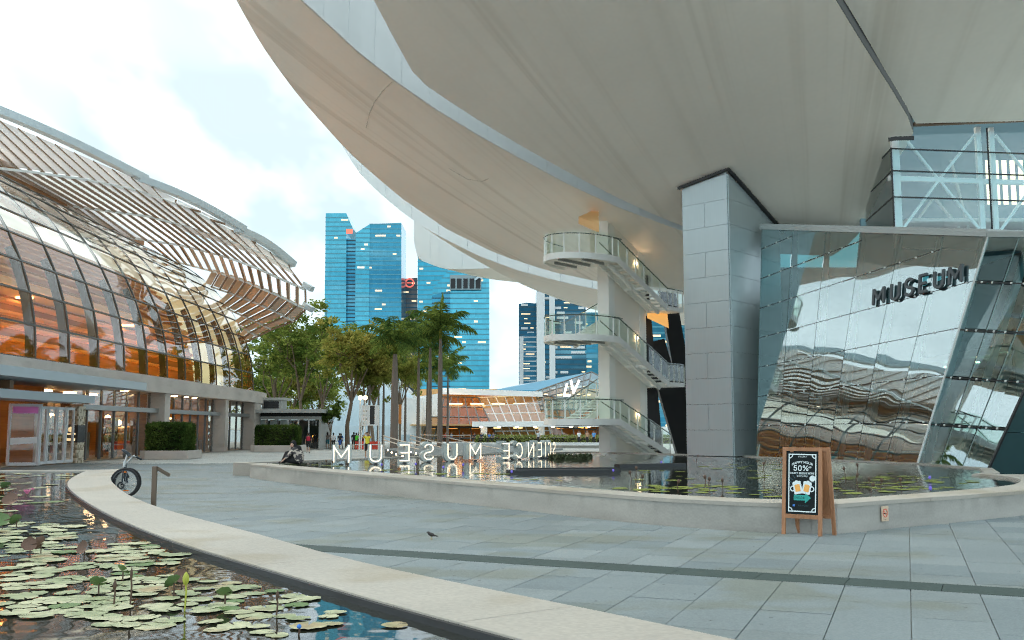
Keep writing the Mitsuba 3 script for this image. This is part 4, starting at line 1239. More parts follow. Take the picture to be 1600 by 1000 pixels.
def tower(label, pts, ybase, depth, mname, band='mat_tower_band', floors=None, lit=0.05, seed=1, fh=4.2, proud=0.35, winw=3.2, cat_='skyscraper', dist=850.0, warm=(.19, .14, .085), white=0.0, side=None):
    """a tower whose front outline is given in pixels at its real distance; floors and lit windows are built"""
    k = thing('skyscraper', label, cat_)
    w = [P(x, y, dist) for x, y in pts]
    w = [V(q[0], 0, q[2]) for q in w]
    poly = Polygon([(q[0], q[2]) for q in w])
    add_body(k, poly, dist, depth, mname, band, lit, seed, fh, proud, winw, warm, white)
    return k

def add_body(k, poly, dist, depth, mname, band, lit, seed, fh, proud, winw, warm=(.22, .17, .11), white=0.0, name='glass_body'):
    body = trimesh.creation.extrude_polygon(poly, depth, engine='earcut')
    body = frame_mesh(body, V(0, dist + depth, 0), V(1, 0, 0), V(0, 0, 1), V(0, -1, 0))
    kk = put(name, body, mname, k)
    r = random.Random(seed)
    bands, wins, whites = [], [], []
    x0, z0, x1, z1 = poly.bounds
    z = max(z0, -2) + fh
    while z < z1:
        cut = poly.intersection(LineString([(x0 - 5, z), (x1 + 5, z)]))
        for g in getattr(cut, 'geoms', [cut]):
            if g.is_empty or g.length < 2: continue
            a, _, b, _ = g.bounds
            bands.append(box(a - proud * .5, b + proud * .5, dist - proud, dist, z - 0.5, z + 0.5))
            x = a + 1.5
            while x < b - winw:
                q = r.random()
                run = r.choice([1, 1, 1, 2])
                if q < lit:
                    wins.append(box(x, min(b - 1, x + winw * run), dist - .2, dist - 0.05, z + 1.4, z + fh - 1.4))
                elif q < lit + white:
                    whites.append(box(x, min(b - 1, x + winw * 2.2), dist - .5, dist - 0.05, z + 0.7, z + fh - 1.2))
                x += winw * run
        z += fh
    if bands: put('floor_bands', cat(bands), band, kk, kind='stuff')
    if wins: put('lit_windows', cat(wins), 'mat_window_lit', kk, kind='stuff', emit=warm)
    if whites: put('white_spandrels', cat(whites), 'mat_tower_white', kk, kind='stuff')
    return kk

t = tower('cyan glass tower with slanted top, leftmost of the skyline', [(505, 700), (509, 333), (541, 333), (546, 345), (552, 358), (541, 364), (540, 700)], 0, 40, 'mat_tower_cyan', lit=0.035, seed=11, dist=900)
put('roof_sign', box(*[P(541, 361, 899)[0], P(551, 361, 899)[0]], 898.2, 899.2, P(541, 365, 899)[2], P(541, 358, 899)[2]), 'mat_poster_red', t, emit=(.2, .045, .03))
t = tower('dark ribbed tower standing between the two cyan towers', [(539, 700), (541, 372), (575, 378), (575, 700)], 0, 30, 'mat_tower_blue', band='mat_tower_band_dark', lit=0.06, seed=12, fh=3.4, winw=2.6, dist=905, proud=0.6)
t = tower('blue tower with a sloping roof beside the ribbed one', [(570, 700), (573, 362), (578, 350), (627, 348), (627, 700)], 0, 40, 'mat_tower_blue', lit=0.03, seed=13, dist=890)
pl_ = Polygon([(P(x, y, 889)[0], P(x, y, 889)[2]) for x, y in ((553, 700), (556, 364), (578, 350), (574, 700))])
add_body(t, pl_, 889, 8, 'mat_tower_cyan', 'mat_tower_band', 0.03, 14, 4.2, 0.35, 3.2, name='side_wing')
t = tower('dark brown office block with a red round roof sign', [(626, 700), (626, 436), (652, 434), (652, 700)], 0, 30, 'mat_tower_brown', band='mat_tower_band_dark', lit=0.30, seed=15, dist=930, winw=3.0)
cq_ = P(640, 442, 929)
put('roof_sign', cat([frame_mesh(trimesh.creation.annulus(3.2, 4.6, 1.0, sections=20), cq_, V(1, 0, 0), V(0, 0, 1), V(0, -1, 0)), box(cq_[0] - 2.4, cq_[0] + 2.4, 927.8, 928.8, cq_[2] - .5, cq_[2] + .5)]), 'mat_poster_red', t, emit=(.12, .03, .025))
t = tower('bright cyan tower partly hidden by the museum petals', [(651, 700), (653, 398), (700, 398), (704, 700)], 0, 40, 'mat_tower_cyan', lit=0.05, seed=16, dist=870)
t = tower('wide blue tower with a grey stepped crown behind the palms', [(675, 700), (676, 452), (701, 422), (764, 422), (764, 700)], 0, 40, 'mat_tower_cyan', lit=0.06, seed=17, dist=800)
pl_ = Polygon([(P(x, y, 799)[0], P(x, y, 799)[2]) for x, y in ((674, 700), (675, 462), (703, 454), (703, 700))])
add_body(t, pl_, 799, 6, 'mat_tower_blue', 'mat_tower_band_dark', 0.03, 18, 4.2, 0.35, 3.2, name='side_wing')
a, b = P(703, 453, 798), P(752, 430, 798)
plain('mat_crown', (0.30, 0.40, 0.43), 0.5)
put('crown', box(a[0], b[0], 796.5, 798, a[2], b[2]), 'mat_crown', t)
for i in range(5):
    x = a[0] + (b[0] - a[0]) * (i + .15) / 5
    put('crown_bay', box(x, x + (b[0] - a[0]) * 0.14, 796.0, 796.5, a[2] + 1, b[2] - 3), 'mat_dark', t)
cq_ = P(748, 434, 797)
put('roof_sign', cat([bar(cq_ + V(-3, -1.5, -2), cq_ + V(3, -1.5, 3), 1.4, 1.4), bar(cq_ + V(-3, -1.5, 2.4), cq_ + V(3, -1.5, -1), 1.4, 1.4)]), 'mat_gutter', t, emit=(.02, .15, .12))
t = tower('dark narrow tower speckled with lights, left of the pale tower', [(811, 700), (811, 475), (822, 473), (838, 474), (838, 700)], 0, 25, 'mat_tower_dark', band='mat_tower_band_dark', lit=0.22, seed=21, dist=760, winw=2.4, fh=3.6, white=.08)
t = tower('lower pale slab block in front of the dark narrow tower', [(810, 700), (812, 526), (826, 520), (838, 520), (838, 700)], 0, 20, 'mat_tower_dark', band='mat_tower_pale', lit=0.15, seed=22, dist=740, fh=3.6)
a = P(812, 526, 739); b = P(818, 700, 739)
put('pale_pier', box(a[0], b[0], 737, 739, -2, a[2]), 'mat_tower_white', t)
t = tower('tall dark residential tower with scattered white balconies', [(838, 700), (839, 452), (870, 450), (915, 480), (918, 700)], 0, 40, 'mat_tower_dark', band='mat_tower_band_dark', lit=0.12, seed=23, dist=720, winw=2.6, fh=3.6, white=.22)
for xa, xb, yt in ((838.5, 852, 456), (858, 868, 460)):
    a, b = P(xa, yt, 718), P(xb, 700, 718)
    put('pale_pier', box(a[0], b[0], 716, 718.4, -2, a[2]), 'mat_tower_white', t)
t = tower('slim blue tower seen behind the stair landings', [(908, 700), (909, 488), (938, 488), (938, 700)], 0, 25, 'mat_tower_blue', lit=0.06, seed=24, dist=780)
t = tower('teal tower glimpsed between the dark raking legs', [(1008, 700), (1008, 500), (1075, 500), (1075, 700)], 0, 25, 'mat_tower_blue', lit=0.10, seed=25, dist=700, white=.05)
# pale domed hall and low buildings on the far shore behind the trees
plain('mat_pale_blue', (0.50, 0.62, 0.68), 0.5)
dm = thing('domed_hall', 'pale blue domed hall behind the palm trunks', 'building')
ds = trimesh.creation.icosphere(3, 1.0); ds.apply_scale((13.5, 9, 11)); ds.apply_translation(V(-28, 175, 1.0)); 
put('dome', ds, 'mat_pale_blue', dm, smooth=True)
put('base_wall', box(-42, -13, 166, 184, -2, 2.2), 'mat_gutter', dm)
put('rim', sweep([V(-28 + 13.8 * math.cos(t_), 167.2, 1.0 + 11.3 * math.sin(t_)) for t_ in np.linspace(0, math.pi, 25)], 0.5, 0.5, up=(0, 1, 0)), 'mat_tower_white', dm)
wh = thing('white_pavilion', 'long white building with a flat roof edge behind the palms', 'building')
put('facade', box(-16.9, -13.6, 150, 160, -2, P(0, 622, 150)[2]), 'mat_tower_white', wh)
put('plinth', box(-16.8, -13.7, 149.7, 150, -1, 0.8), 'mat_gutter', wh)

# ------------------------------------------------------------------ crystal pavilion on the water
cp = thing('crystal_pavilion', 'faceted glass pavilion lit golden from inside on the water', 'pavilion')
scene['mat_crystal'] = {'type': 'thindielectric', 'int_ior': 1.9, 'specular_transmittance': rgb(0.72, 0.86, 0.84)}
scene['mat_crystal_gold'] = {'type': 'thindielectric', 'int_ior': 1.42, 'specular_transmittance': rgb(0.78, 0.56, 0.32)}
plain('mat_gold_inside', (0.62, 0.38, 0.16), 0.6)
plain('mat_crystal_white', (0.86, 0.89, 0.89), 0.35)
DP = 150.0
def facet(pxs, dists, nu, nv, name, glass, frame='mat_shopfront_frame', fw=0.16):
    """a faceted wall cut into panes: four corners (px, py) with their distances"""
    c = [P(x, y, d) for (x, y), d in zip(pxs, dists)]
    lp = lambda u, v: c[0] * (1 - u) * (1 - v) + c[1] * u * (1 - v) + c[2] * u * v + c[3] * (1 - u) * v
    n_ = unit(np.cross(c[1] - c[0], c[3] - c[0]))
    for i in range(nu):
        for j in range(nv):
            e = 0.02
            q = np.stack([np.stack([lp((i + e) / nu, (j + e) / nv), lp((i + 1 - e) / nu, (j + e) / nv)]), np.stack([lp((i + e) / nu, (j + 1 - e) / nv), lp((i + 1 - e) / nu, (j + 1 - e) / nv)])])
            tl_ = nrg.normal(0, 0.02, (2, 2, 1)) * n_
            put(name, grid_mesh(q + tl_), glass, cp)
    ms = [bar(lp(i / nu, 0), lp(i / nu, 1), fw, fw, up=n_) for i in range(nu + 1)] + [bar(lp(0, j / nv), lp(1, j / nv), fw, fw, up=n_) for j in range(nv + 1)]
    put('lattice', cat(ms), frame, cp)
facet([(652, 702), (786, 702), (747, 621), (684, 620)], [146, 146, 156, 156], 6, 5, 'gold_pane', 'mat_crystal_gold')
facet([(786, 702), (870, 702), (845, 617), (747, 621)], [146, 146, 152, 156], 7, 6, 'clear_pane', 'mat_crystal', 'mat_tower_white', 0.12)
facet([(866, 702), (1004, 702), (1004, 640), (845, 617)], [143, 150, 156, 152], 8, 5, 'gold_pane', 'mat_crystal_gold')
facet([(845, 640), (912, 640), (924, 581), (836, 612)], [150, 149, 158, 154], 8, 5, 'roof_pane', 'mat_crystal')
facet([(912, 640), (1000, 640), (1000, 620), (924, 581)], [149, 150, 152, 158], 5, 4, 'roof_pane', 'mat_crystal')
put('roof_slab', cat([hexa([P(690, 616, 156), P(848, 620, 151), P(848, 620, 163), P(690, 616, 168)], [P(690, 606, 156), P(848, 612, 151), P(848, 612, 163), P(690, 606, 168)])]), 'mat_crystal_white', cp)
put('roof_wedge', hexa([P(770, 612, 158), P(845, 614, 155), P(924, 583, 160), P(800, 606, 165)], [P(770, 610, 158), P(845, 610, 155), P(924, 581, 160), P(800, 603, 165)]), 'mat_tower_blue', cp)
put('white_side', hexa([P(640, 702, 152), P(684, 702, 152), P(684, 702, 158), P(640, 702, 158)], [P(652, 620, 152), P(690, 614, 152), P(690, 614, 158), P(652, 620, 158)]), 'mat_crystal_white', cp)
put('inner_wall', box(-15, 20, 160.0, 160.3, -2, 8.0), 'mat_gold_inside', cp)
put('inner_floor', box(-15, 20, 147, 160, 2.1, 2.3), 'mat_gold_inside', cp)
for k in range(10):
    x = -13 + 3.3 * k
    put('warm_light', box(x, x + 2.0, 154, 155, 6.8 if k > 4 else 5.4, 7.0 if k > 4 else 5.6), 'mat_lamp_off', cp, emit=(.8, .45, .19))
    put('warm_light', box(x, x + 1.4, 152, 153, 1.7, 1.85), 'mat_lamp_off', cp, emit=(.8, .45, .19))
# monogram of two crossed letters standing off the glass
mq = P(893, 606, 147.0)
put('monogram', cat([stroke_letter('L', 1.9, .15, -.2, mq + V(-.72, 0, -1.2), V(1, 0, 0), V(0.25, 0, 1)), stroke_letter('V', 1.9, .16, -.2, mq + V(0.30, -.1, -0.75), V(1, 0, 0), V(0.12, 0, 1))]), 'mat_tower_white', cp, emit=(.35, .31, .26))

# covered walkway in front of the pavilion
wk = thing('covered_walkway', 'white flat-roofed walkway on columns in front of the crystal pavilion', 'walkway')
a, b = P(738, 663, 126), P(1000, 666, 128)
put('roof', box(a[0], b[0], 125, 131, a[2] - .3, a[2] + .35), 'mat_crystal_white', wk)
for k, xx in enumerate((756, 846, 960, 1040)):
    q = P(xx, 690, 127)
    put('column', box(q[0] - .4, q[0] + .4, 127, 127.8, -1, a[2] - .3), 'mat_crystal_white', wk)
for k in range(9):
    q = P(752 + 28 * k, 668, 126)
    put('downlight', box(q[0] - .2, q[0] + .2, 126, 126.4, a[2] - .38, a[2] - .3), 'mat_lamp_off', wk, emit=(1.2, .8, .45))
# ------------------------------------------------------------------ the free-standing sign letters in the pond, seen from behind
plain('mat_letter', (0.36, 0.43, 0.44), 0.4)
plain('mat_letter_lit', (0.9, 0.85, 0.75), 0.4)
LET = [('M', 533, 725, 5, 'leftmost'), ('U', 587, 724, 12, ''), ('E', 632, 722.5, 18, ''), ('S', 670, 721, 27, ''), ('U', 707, 720, 33, ''), ('M', 743, 719, 40, ''), ('E', 791, 718, 44, ''), ('C', 812, 717, 52, ''),
       ('N', 830, 716, 57, ''), ('E', 843.5, 715.5, 62, ''), ('I', 852.5, 715, 66, ''), ('C', 859, 714.5, 70, ''), ('S', 866, 714, 73, '')]
ORD = ['first', 'second', 'third', 'fourth', 'fifth', 'sixth', 'seventh', 'eighth', 'ninth', 'tenth', 'eleventh', 'twelfth', 'thirteenth']
for i, (ch, px, py, ang, _) in enumerate(LET):
    q = G(px, py, 0.42)
    t = V(math.cos(math.radians(ang)), math.sin(math.radians(ang)), 0)
    nb = V(t[1], -t[0], 0)                 # towards the camera
    k = thing('sign_letter', f'lit standing letter {ch} in the pond seen from behind, {ORD[i]} from the left', 'sign letter', 'standing letters of the museum sign')
    put('body', stroke_letter(ch, 0.60, 0.068, 0.18, q - nb * 0.18 + V(0, 0, .03), -t, V(0, 0, 1)), 'mat_letter', k)
    put('lit_face', stroke_letter(ch, 0.60, 0.020, 0.012, q + nb * 0.003 + V(0, 0, .03), -t, V(0, 0, 1), 0.03), 'mat_letter_lit', k, emit=(0.21, 0.165, 0.105))
    put('foot', box(q[0] - .06, q[0] + .06, q[1] - .06, q[1] + .14, 0.2, 0.425), 'mat_black_metal', k)

# ------------------------------------------------------------------ A-board
ab = thing('sandwich_board', 'wooden A-frame sandwich board with a chalkboard beer poster by the pond wall', 'sandwich board')
def wood2(p, n, uv):
    g = mikit.fbm(p.x * 40, p.y * 40, p.z * 5, 3)
    return mi.Color3f(0.36, 0.17, 0.085) * (0.7 + 0.6 * g)
mat('mat_board_wood', base_color=mikit.proc(wood2), roughness=0.5)
f0, f1 = G(1222, 834.5), G(1284, 838.5)
fx = unit((f1 - f0) * V(1, 1, 0)); fyv = V(-fx[1], fx[0], 0)
W_ = float(np.linalg.norm(f1 - f0)); H_ = 1.285; DEP = 0.30
def front(u, v, o=0.0):
    """a point of the leaning front panel: u across, v up, o out of it (towards the viewer)"""
    lean = fyv * (DEP / 2 * v / H_)
    return f0 + fx * u + lean + V(0, 0, v) - fyv * o
def rear(u, v):
    return f0 + fx * (u + 0.11) + fyv * DEP - fyv * (DEP / 2 * v / H_) + V(0, 0, v)
for nm, fn_ in (('front', front), ('rear', rear)):
    for u in (0.025, W_ - 0.025):
        put('post', bar(fn_(u, 0), fn_(u, H_), 0.055, 0.035, up=fyv), 'mat_board_wood', ab)
    put('top_rail', bar(fn_(0.05, H_ - .03), fn_(W_ - .05, H_ - .03), 0.032, 0.055), 'mat_board_wood', ab)
    put('bottom_rail', bar(fn_(0.05, .27), fn_(W_ - .05, .27), 0.032, 0.06), 'mat_board_wood', ab)
plain('mat_slate', (0.006, 0.012, 0.014), 0.6, specular=0.2)
plain('mat_chalk', (0.72, 0.82, 0.84), 0.7); plain('mat_beer', (0.85, 0.42, 0.10), 0.5); plain('mat_teal_print', (0.02, 0.34, 0.30), 0.6); plain('mat_blue_print', (0.05, 0.20, 0.60), 0.6)
plain('mat_slate_blue', (0.05, 0.12, 0.15), 0.6)
for nm, fn_, sgn_ in (('chalkboard', front, 1), ('rear_panel', rear, -1)):
    put(nm, slab(np.stack([np.stack([fn_(.052, .30), fn_(W_ - .052, .30)]), np.stack([fn_(.052, H_ - .058), fn_(W_ - .052, H_ - .058)])]), fyv * 0.012), 'mat_slate' if sgn_ > 0 else 'mat_board_wood', ab)
uo = front(1, 0) - front(0, 0); vo = unit(front(0, 1) - front(0, 0)); no = unit(np.cross(uo, vo))
def art(shape, name, m, lift=0.002):
    """flat print on the chalkboard: a shapely shape in metres from the board's centre line and its lower edge"""
    gs = [g for g in getattr(shape, 'geoms', [shape]) if g.area > 1e-7]
    ms = [trimesh.creation.extrude_polygon(g, 0.0012, engine='earcut') for g in gs]
    o = front(W_ / 2, .30) - fyv * lift
    put(name, frame_mesh(cat(ms), o, uo, vo, no), m, cb_)
cb_ = [k for k in scene if k.startswith('sandwich_board__chalkboard')][0]
from shapely.geometry import box as sbox
hw, hh = (W_ - .104) / 2, (H_ - .058 - .30)
art(sbox(-hw + .035, .035, hw - .035, hh - .035).difference(sbox(-hw + .052, .052, hw - .052, hh - .052)), 'border', 'mat_chalk')
for sx in (-1, 1):
    for sy in (0, 1):
        cx_, cy_ = sx * (hw - .05), (.05 if sy == 0 else hh - .05)
        art(Point(cx_, cy_).buffer(.055).difference(Point(cx_, cy_).buffer(.040)).intersection(sbox(-hw + .05, .05, hw - .05, hh - .05)), 'corner_scroll', 'mat_chalk', .0035)
art(unary_union([sbox(-hw + .065, .40 - .003, hw - .065, .40)]).difference(sbox(-.16, .3, .16, .5)), 'ray', 'mat_slate_blue')
for a in range(14):
    an = math.radians(-10 + a * 15.4)
    art(LineString([(.175 * math.cos(an), .42 + .14 * math.sin(an)), (.235 * math.cos(an), .42 + .20 * math.sin(an))]).buffer(.004).intersection(sbox(-hw + .06, 0, hw - .06, hh)), 'ray', 'mat_slate_blue')
def words(s, h, cx_, cy_, m='mat_chalk', bold=True, arc=0.0, name='words'):
    mm = meshkit.text_mesh(s, h, 0.0012, bold)
    b = mm.bounds
    mm.apply_translation((-(b[0][0] + b[1][0]) / 2 + cx_, cy_, 0))
    if arc:
        v = mm.vertices.copy(); v[:, 1] -= arc * v[:, 0] ** 2; mm.vertices = v
    o = front(W_ / 2, .30) - fyv * .0025
    put(name, frame_mesh(mm, o, uo, vo, no), m, cb_)
words('SPECIALS', .020, 0, hh - .085, bold=False)
words('HAPPY HOUR', .036, 0, hh - .175, arc=1.4)
words('50%', .078, -.02, hh - .285)
words('off', .026, .115, hh - .245)
words('DRAFT BEER & WINE', .027, 0, hh - .335)
words('every day', .026, 0, hh - .375, bold=False)
for sx in (-1, 1):
    R_ = lambda g: affinity.translate(affinity.rotate(g, sx * -12, origin=(0, 0)), sx * .072, .40)
    art(R_(sbox(-.052, -.09, .052, .05).buffer(.012)), 'mug', 'mat_chalk', .0025)
    art(R_(sbox(-.040, -.068, .040, .040)), 'beer', 'mat_beer', .0042)
    art(R_(unary_union([Point(-.04, .06).buffer(.026), Point(0, .07).buffer(.03), Point(.04, .06).buffer(.026)])), 'foam', 'mat_chalk', .0045)
    art(R_(Point(sx * .075, -.01).buffer(.042).difference(Point(sx * .075, -.01).buffer(.026)).difference(sbox(-.05, -.1, .05, .1))), 'mug_handle', 'mat_chalk', .0025)
art(Point(.155, .53).buffer(.045), 'round_badge', 'mat_chalk', .0025)
art(Polygon([(-.125, .205), (.045, .205), (.045, .165), (.135, .245), (.045, .325), (.045, .285), (-.125, .285)]), 'arrow', 'mat_teal_print', .0025)
words('INSIDE', .032, -.04, .228, 'mat_slate', name='arrow_words')
art(sbox(-.14, .115, -.105, .145), 'blue_mark', 'mat_blue_print', .0025)
words('find us online', .018, .02, .121, 'mat_slate_blue', bold=False)

# ------------------------------------------------------------------ no smoking plate on the pond wall
def on_wall(px, py, a, b):
    r = ray(px, py); o = V(0, 0, EYE)
    d = V(b[0] - a[0], b[1] - a[1], 0); n = V(d[1], -d[0], 0)
    t = ((V(a[0], a[1], 0) - o) @ n) / (r @ n)
    return o + r * t
k0 = int(np.argmin([abs(q[0] / q[1] - (1360 - 800) / F) for q in ro2])); k1 = int(np.argmin([abs(q[0] / q[1] - (1410 - 800) / F) for q in ro2]))
wa, wb = ro2[min(k0, k1)], ro2[max(k0, k1)]
c_ = on_wall(1382, 802.5, wa, wb)
tw_ = unit(V(wb[0] - wa[0], wb[1] - wa[1], 0))
nw_ = V(tw_[1], -tw_[0], 0)
if nw_ @ c_ > 0: nw_ = -nw_
ns = thing('no_smoking_sign', 'small beige no smoking plate on the pond wall', 'sign')
plain('mat_plate', (0.60, 0.47, 0.34), 0.5); plain('mat_red_print', (0.70, 0.09, 0.05), 0.5)
def plate(shape, name, m, o, d):
    gs = getattr(shape, 'geoms', [shape])
    put(name, frame_mesh(cat([trimesh.creation.extrude_polygon(g, d, engine='earcut') for g in gs]), c_ + nw_ * (o + 0.004), tw_, V(0, 0, 1), nw_), m, ns)
plate(sbox(-.088, -.112, .088, .112).buffer(.004), 'plate', 'mat_plate', 0.0, .008)
plate(Point(0, .01).buffer(.066).difference(Point(0, .01).buffer(.053)).union(affinity.rotate(sbox(-.058, .004, .058, .016), -45, origin=(0, .01))), 'red_ring', 'mat_red_print', .010, .0015)
plate(sbox(-.046, -.006, .022, .010).union(sbox(.028, -.006, .036, .010)).union(LineString([(.03, .018), (.036, .03), (.026, .04)]).buffer(.003)), 'cigarette', 'mat_dark', .0082, .0012)
plate(sbox(-.02, -.10, .02, -.088), 'small_print', 'mat_slat_dark', .0082, .001)

# ------------------------------------------------------------------ bollard post and bird
pst = thing('handrail_post', 'brown steel post with a bent arm behind the curved coping', 'post')
pb = G(238.5, 822, 0)
plain('mat_bronze', (0.16, 0.12, 0.09), 0.45, metallic=0.5)
put('upright', box(pb[0] - .035, pb[0] + .035, pb[1] - .03, pb[1] + .03, 0, 0.955), 'mat_bronze', pst)
put('arm', bar(V(pb[0] + .036, pb[1], .925), V(pb[0] + .17, pb[1] + .2, .80), .035, .05), 'mat_bronze', pst)
put('base_plate', box(pb[0] - .07, pb[0] + .07, pb[1] - .07, pb[1] + .07, 0.002, 0.014), 'mat_bronze', pst)
bd = thing('bird', 'small dark bird standing on the paving', 'bird')
bq = G(674.5, 842.5)
parts = limb([(-.035, 0, .055), (0, 0, .062), (.035, 0, .075), (.052, 0, .095)], [.014, .027, .022, .016], 14) + limb([(.052, 0, .097), (.078, 0, .093)], [.008, .002], 8) + limb([(-.035, 0, .055), (-.095, 0, .042)], [.013, .005], 8)
bm_ = man(m3.Manifold.batch_boolean(parts, m3.OpType.Add).refine_to_length(.006))
trimesh.smoothing.filter_taubin(bm_, iterations=6)
Rz = lambda m, a, o: (lambda q: (q.apply_transform(trimesh.transformations.rotation_matrix(a, (0, 0, 1))), q.apply_translation(o), q)[2])(m.copy())
plain('mat_bird', (0.035, 0.03, 0.028), 0.6); plain('mat_bird_leg', (0.5, 0.35, 0.08), 0.6)
put('body', Rz(bm_, 2.9, bq), 'mat_bird', bd, smooth=True)
for s_ in (-1, 1):
    put('leg', Rz(cat([tube([(0.005, .011 * s_, .045), (.008, .012 * s_, .002)], .0025, 5), tube([(-.008, .012 * s_, .003), (.024, .013 * s_, .003)], .0022, 5)]), 2.9, bq), 'mat_bird_leg', bd)

# ------------------------------------------------------------------ folded bicycle leaning at the hook of the coping
bk = thing('bicycle', 'black folding bicycle with orange trim parked behind the curved coping', 'bicycle')
plain('mat_tyre', (0.02, 0.02, 0.022), 0.7); plain('mat_rim', (0.10, 0.11, 0.12), 0.3, metallic=0.6); plain('mat_orange', (0.8, 0.2, 0.03), 0.5); plain('mat_alu', (0.6, 0.62, 0.63), 0.3, metallic=0.8)
plain('mat_bike_black', (0.02, 0.03, 0.04), 0.3)
bo = V((202 - 800) / F * 23.0, 23.0, 0)
def wheel(name, c, yaw, R, mat_t='mat_tyre'):
    ring = trimesh.creation.torus(R - .026, .026, major_sections=40, minor_sections=10)
    M = trimesh.transformations.rotation_matrix(math.pi / 2, (1, 0, 0))
    def to(m):
        q = m.copy(); q.apply_transform(M); q.apply_transform(trimesh.transformations.rotation_matrix(yaw, (0, 0, 1))); q.apply_translation(c); return q
    k = put(name, to(ring), mat_t, bk, smooth=True)
    put('rim', to(trimesh.creation.annulus(R - .066, R - .048, .022, sections=36)), 'mat_rim', k)
    put('hub', to(trimesh.creation.cylinder(.03, .10, sections=12)), 'mat_alu', k)
    sp = [tube([(0.025 * math.cos(a), .025 * math.sin(a), .02 * (-1) ** j), ((R - .06) * math.cos(a + .15 * (-1) ** j), (R - .06) * math.sin(a + .15 * (-1) ** j), 0)], .0022, 4, False) for j, a in enumerate(np.linspace(0, 2 * math.pi, 20, endpoint=False))]
    put('spokes', to(cat(sp)), 'mat_alu', k, kind='stuff')
    return k
wheel('wheel', bo + V(0, 0, .338), 0.05, .338)
wheel('wheel', bo + V(-.02, .20, .338), 0.75, .335)
b3 = lambda x, y, z: bo + V(x, y, z)
put('frame', cat([tube([b3(0, .04, .33), b3(-.02, .06, .62), b3(-.03, .06, .78)], .03, 10), tube([b3(-.02, .06, .62), b3(-.05, .12, .45), b3(-.02, .20, .338)], .032, 10), tube([b3(-.09, .02, .30), b3(.02, .0, .33)], .02, 8), tube([b3(-.03, .06, .60), b3(.05, .10, .45)], .026, 8)]), 'mat_bike_black', bk, smooth=40)
put('fork', cat([tube([b3(-.045, -.045, .33), b3(-.035, -.03, .62)], .017, 8), tube([b3(.045, .05, .33), b3(.0, .05, .62)], .017, 8)]), 'mat_bike_black', bk)
put('orange_band', tube([b3(-.03, .02, .565), b3(-.03, .02, .60)], .047, 12), 'mat_orange', bk)
put('seat_tube', tube([b3(-.045, .04, .70), b3(-.035, .04, .83)], .034, 10), 'mat_alu', bk)
put('seat_post', tube([b3(-.035, .04, .80), b3(.02, .04, .98)], .022, 10), 'mat_alu', bk)
sd = trimesh.creation.icosphere(2, 1.0); sd.apply_scale((.14, .06, .035)); sd.vertices[:, 1] *= np.clip(1 - sd.vertices[:, 0] * 4.0, .35, 1.4)
sd.apply_transform(trimesh.transformations.rotation_matrix(0.62, (0, 1, 0))); sd.apply_translation(b3(.0, .04, 1.02))
put('saddle', sd, 'mat_bike_black', bk, smooth=True)
put('handlebar', cat([tube([b3(.0, .06, .78), b3(.12, .08, .93), b3(.17, .08, .96)], .018, 8), tube([b3(.13, -.10, .95), b3(.21, .20, .91)], .014, 8)]), 'mat_alu', bk)
put('grip', tube([b3(.19, .12, .92), b3(.26, .26, .86)], .022, 8), 'mat_bike_black', bk)
put('grip', tube([b3(.13, -.10, .95), b3(.12, -.20, .96)], .022, 8), 'mat_bike_black', bk)
put('crank', cat([trimesh.creation.annulus(.05, .085, .012, sections=20).apply_transform(trimesh.transformations.rotation_matrix(math.pi / 2, (1, 0, 0))).apply_translation(b3(-.07, -.04, .28)), bar(b3(-.07, -.06, .28), b3(.05, -.06, .18), .02, .012)]), 'mat_rim', bk)
put('pedal', box(bo[0] + .02, bo[0] + .12, bo[1] - .13, bo[1] - .05, .16, .18), 'mat_orange', bk)

# ------------------------------------------------------------------ lily pads and lotus in the left pond
def lily(p, n, uv):
    k = mikit.fbm(p.x * 4, p.y * 4, 0.0, 3); s = mikit.noise(p.x * 26, p.y * 26, 1.0)
    return mikit.mix(mikit.mix(mi.Color3f(0.24, 0.285, 0.155), mi.Color3f(0.41, 0.42, 0.27), mikit.smoothstep(0.3, 0.7, k)), mi.Color3f(0.30, 0.24, 0.13), mikit.smoothstep(0.62, 0.8, mikit.fbm(p.x * 2.3 + 9, p.y * 2.3, 0.0, 3))) * (0.8 + 0.4 * s)
mat('mat_lily', base_color=mikit.proc(lily), roughness=0.5)
plain('mat_lily_green', (0.10, 0.17, 0.055), 0.5); plain('mat_lily_brown', (0.14, 0.08, 0.055), 0.6); plain('mat_bud', (0.42, 0.45, 0.06), 0.5); plain('mat_stem_brown', (0.10, 0.06, 0.04), 0.6); plain('mat_pink', (0.75, 0.22, 0.42), 0.5)
def pad_mesh(seed, seg=26):
    r = np.random.default_rng(seed)
    th = np.linspace(0.13, 2 * math.pi - 0.13, seg)
    ph = r.uniform(0, 6.28, 4)
    rad = 1 + .05 * np.sin(3 * th + ph[0]) + .035 * np.sin(7 * th + ph[1]) + .022 * np.sin(15 * th + ph[2]) + r.normal(0, .012, seg)
    rim = r.uniform(.0, .022)
    v = [(0.05, 0, .006)]
    for f_, z in ((.5, .004), (.88, .003), (1.0, .004 + rim)):
        v += [(rad[i] * f_ * math.cos(t), rad[i] * f_ * math.sin(t), z + (.012 + rim * .6) * math.sin(9 * t + ph[3]) * (f_ > .95)) for i, t in enumerate(th)]
    f = [[0, 1 + i, 2 + i] for i in range(seg - 1)]
    for k in range(2):
        a, b = 1 + k * seg, 1 + (k + 1) * seg
        for i in range(seg - 1): f += [[a + i, b + i, b + i + 1], [a + i, b + i + 1, a + i + 1]]
    return tm(v, f)
PADS = [mikit.ply(pad_mesh(s_), 'mat_lily', True) for s_ in range(12)]
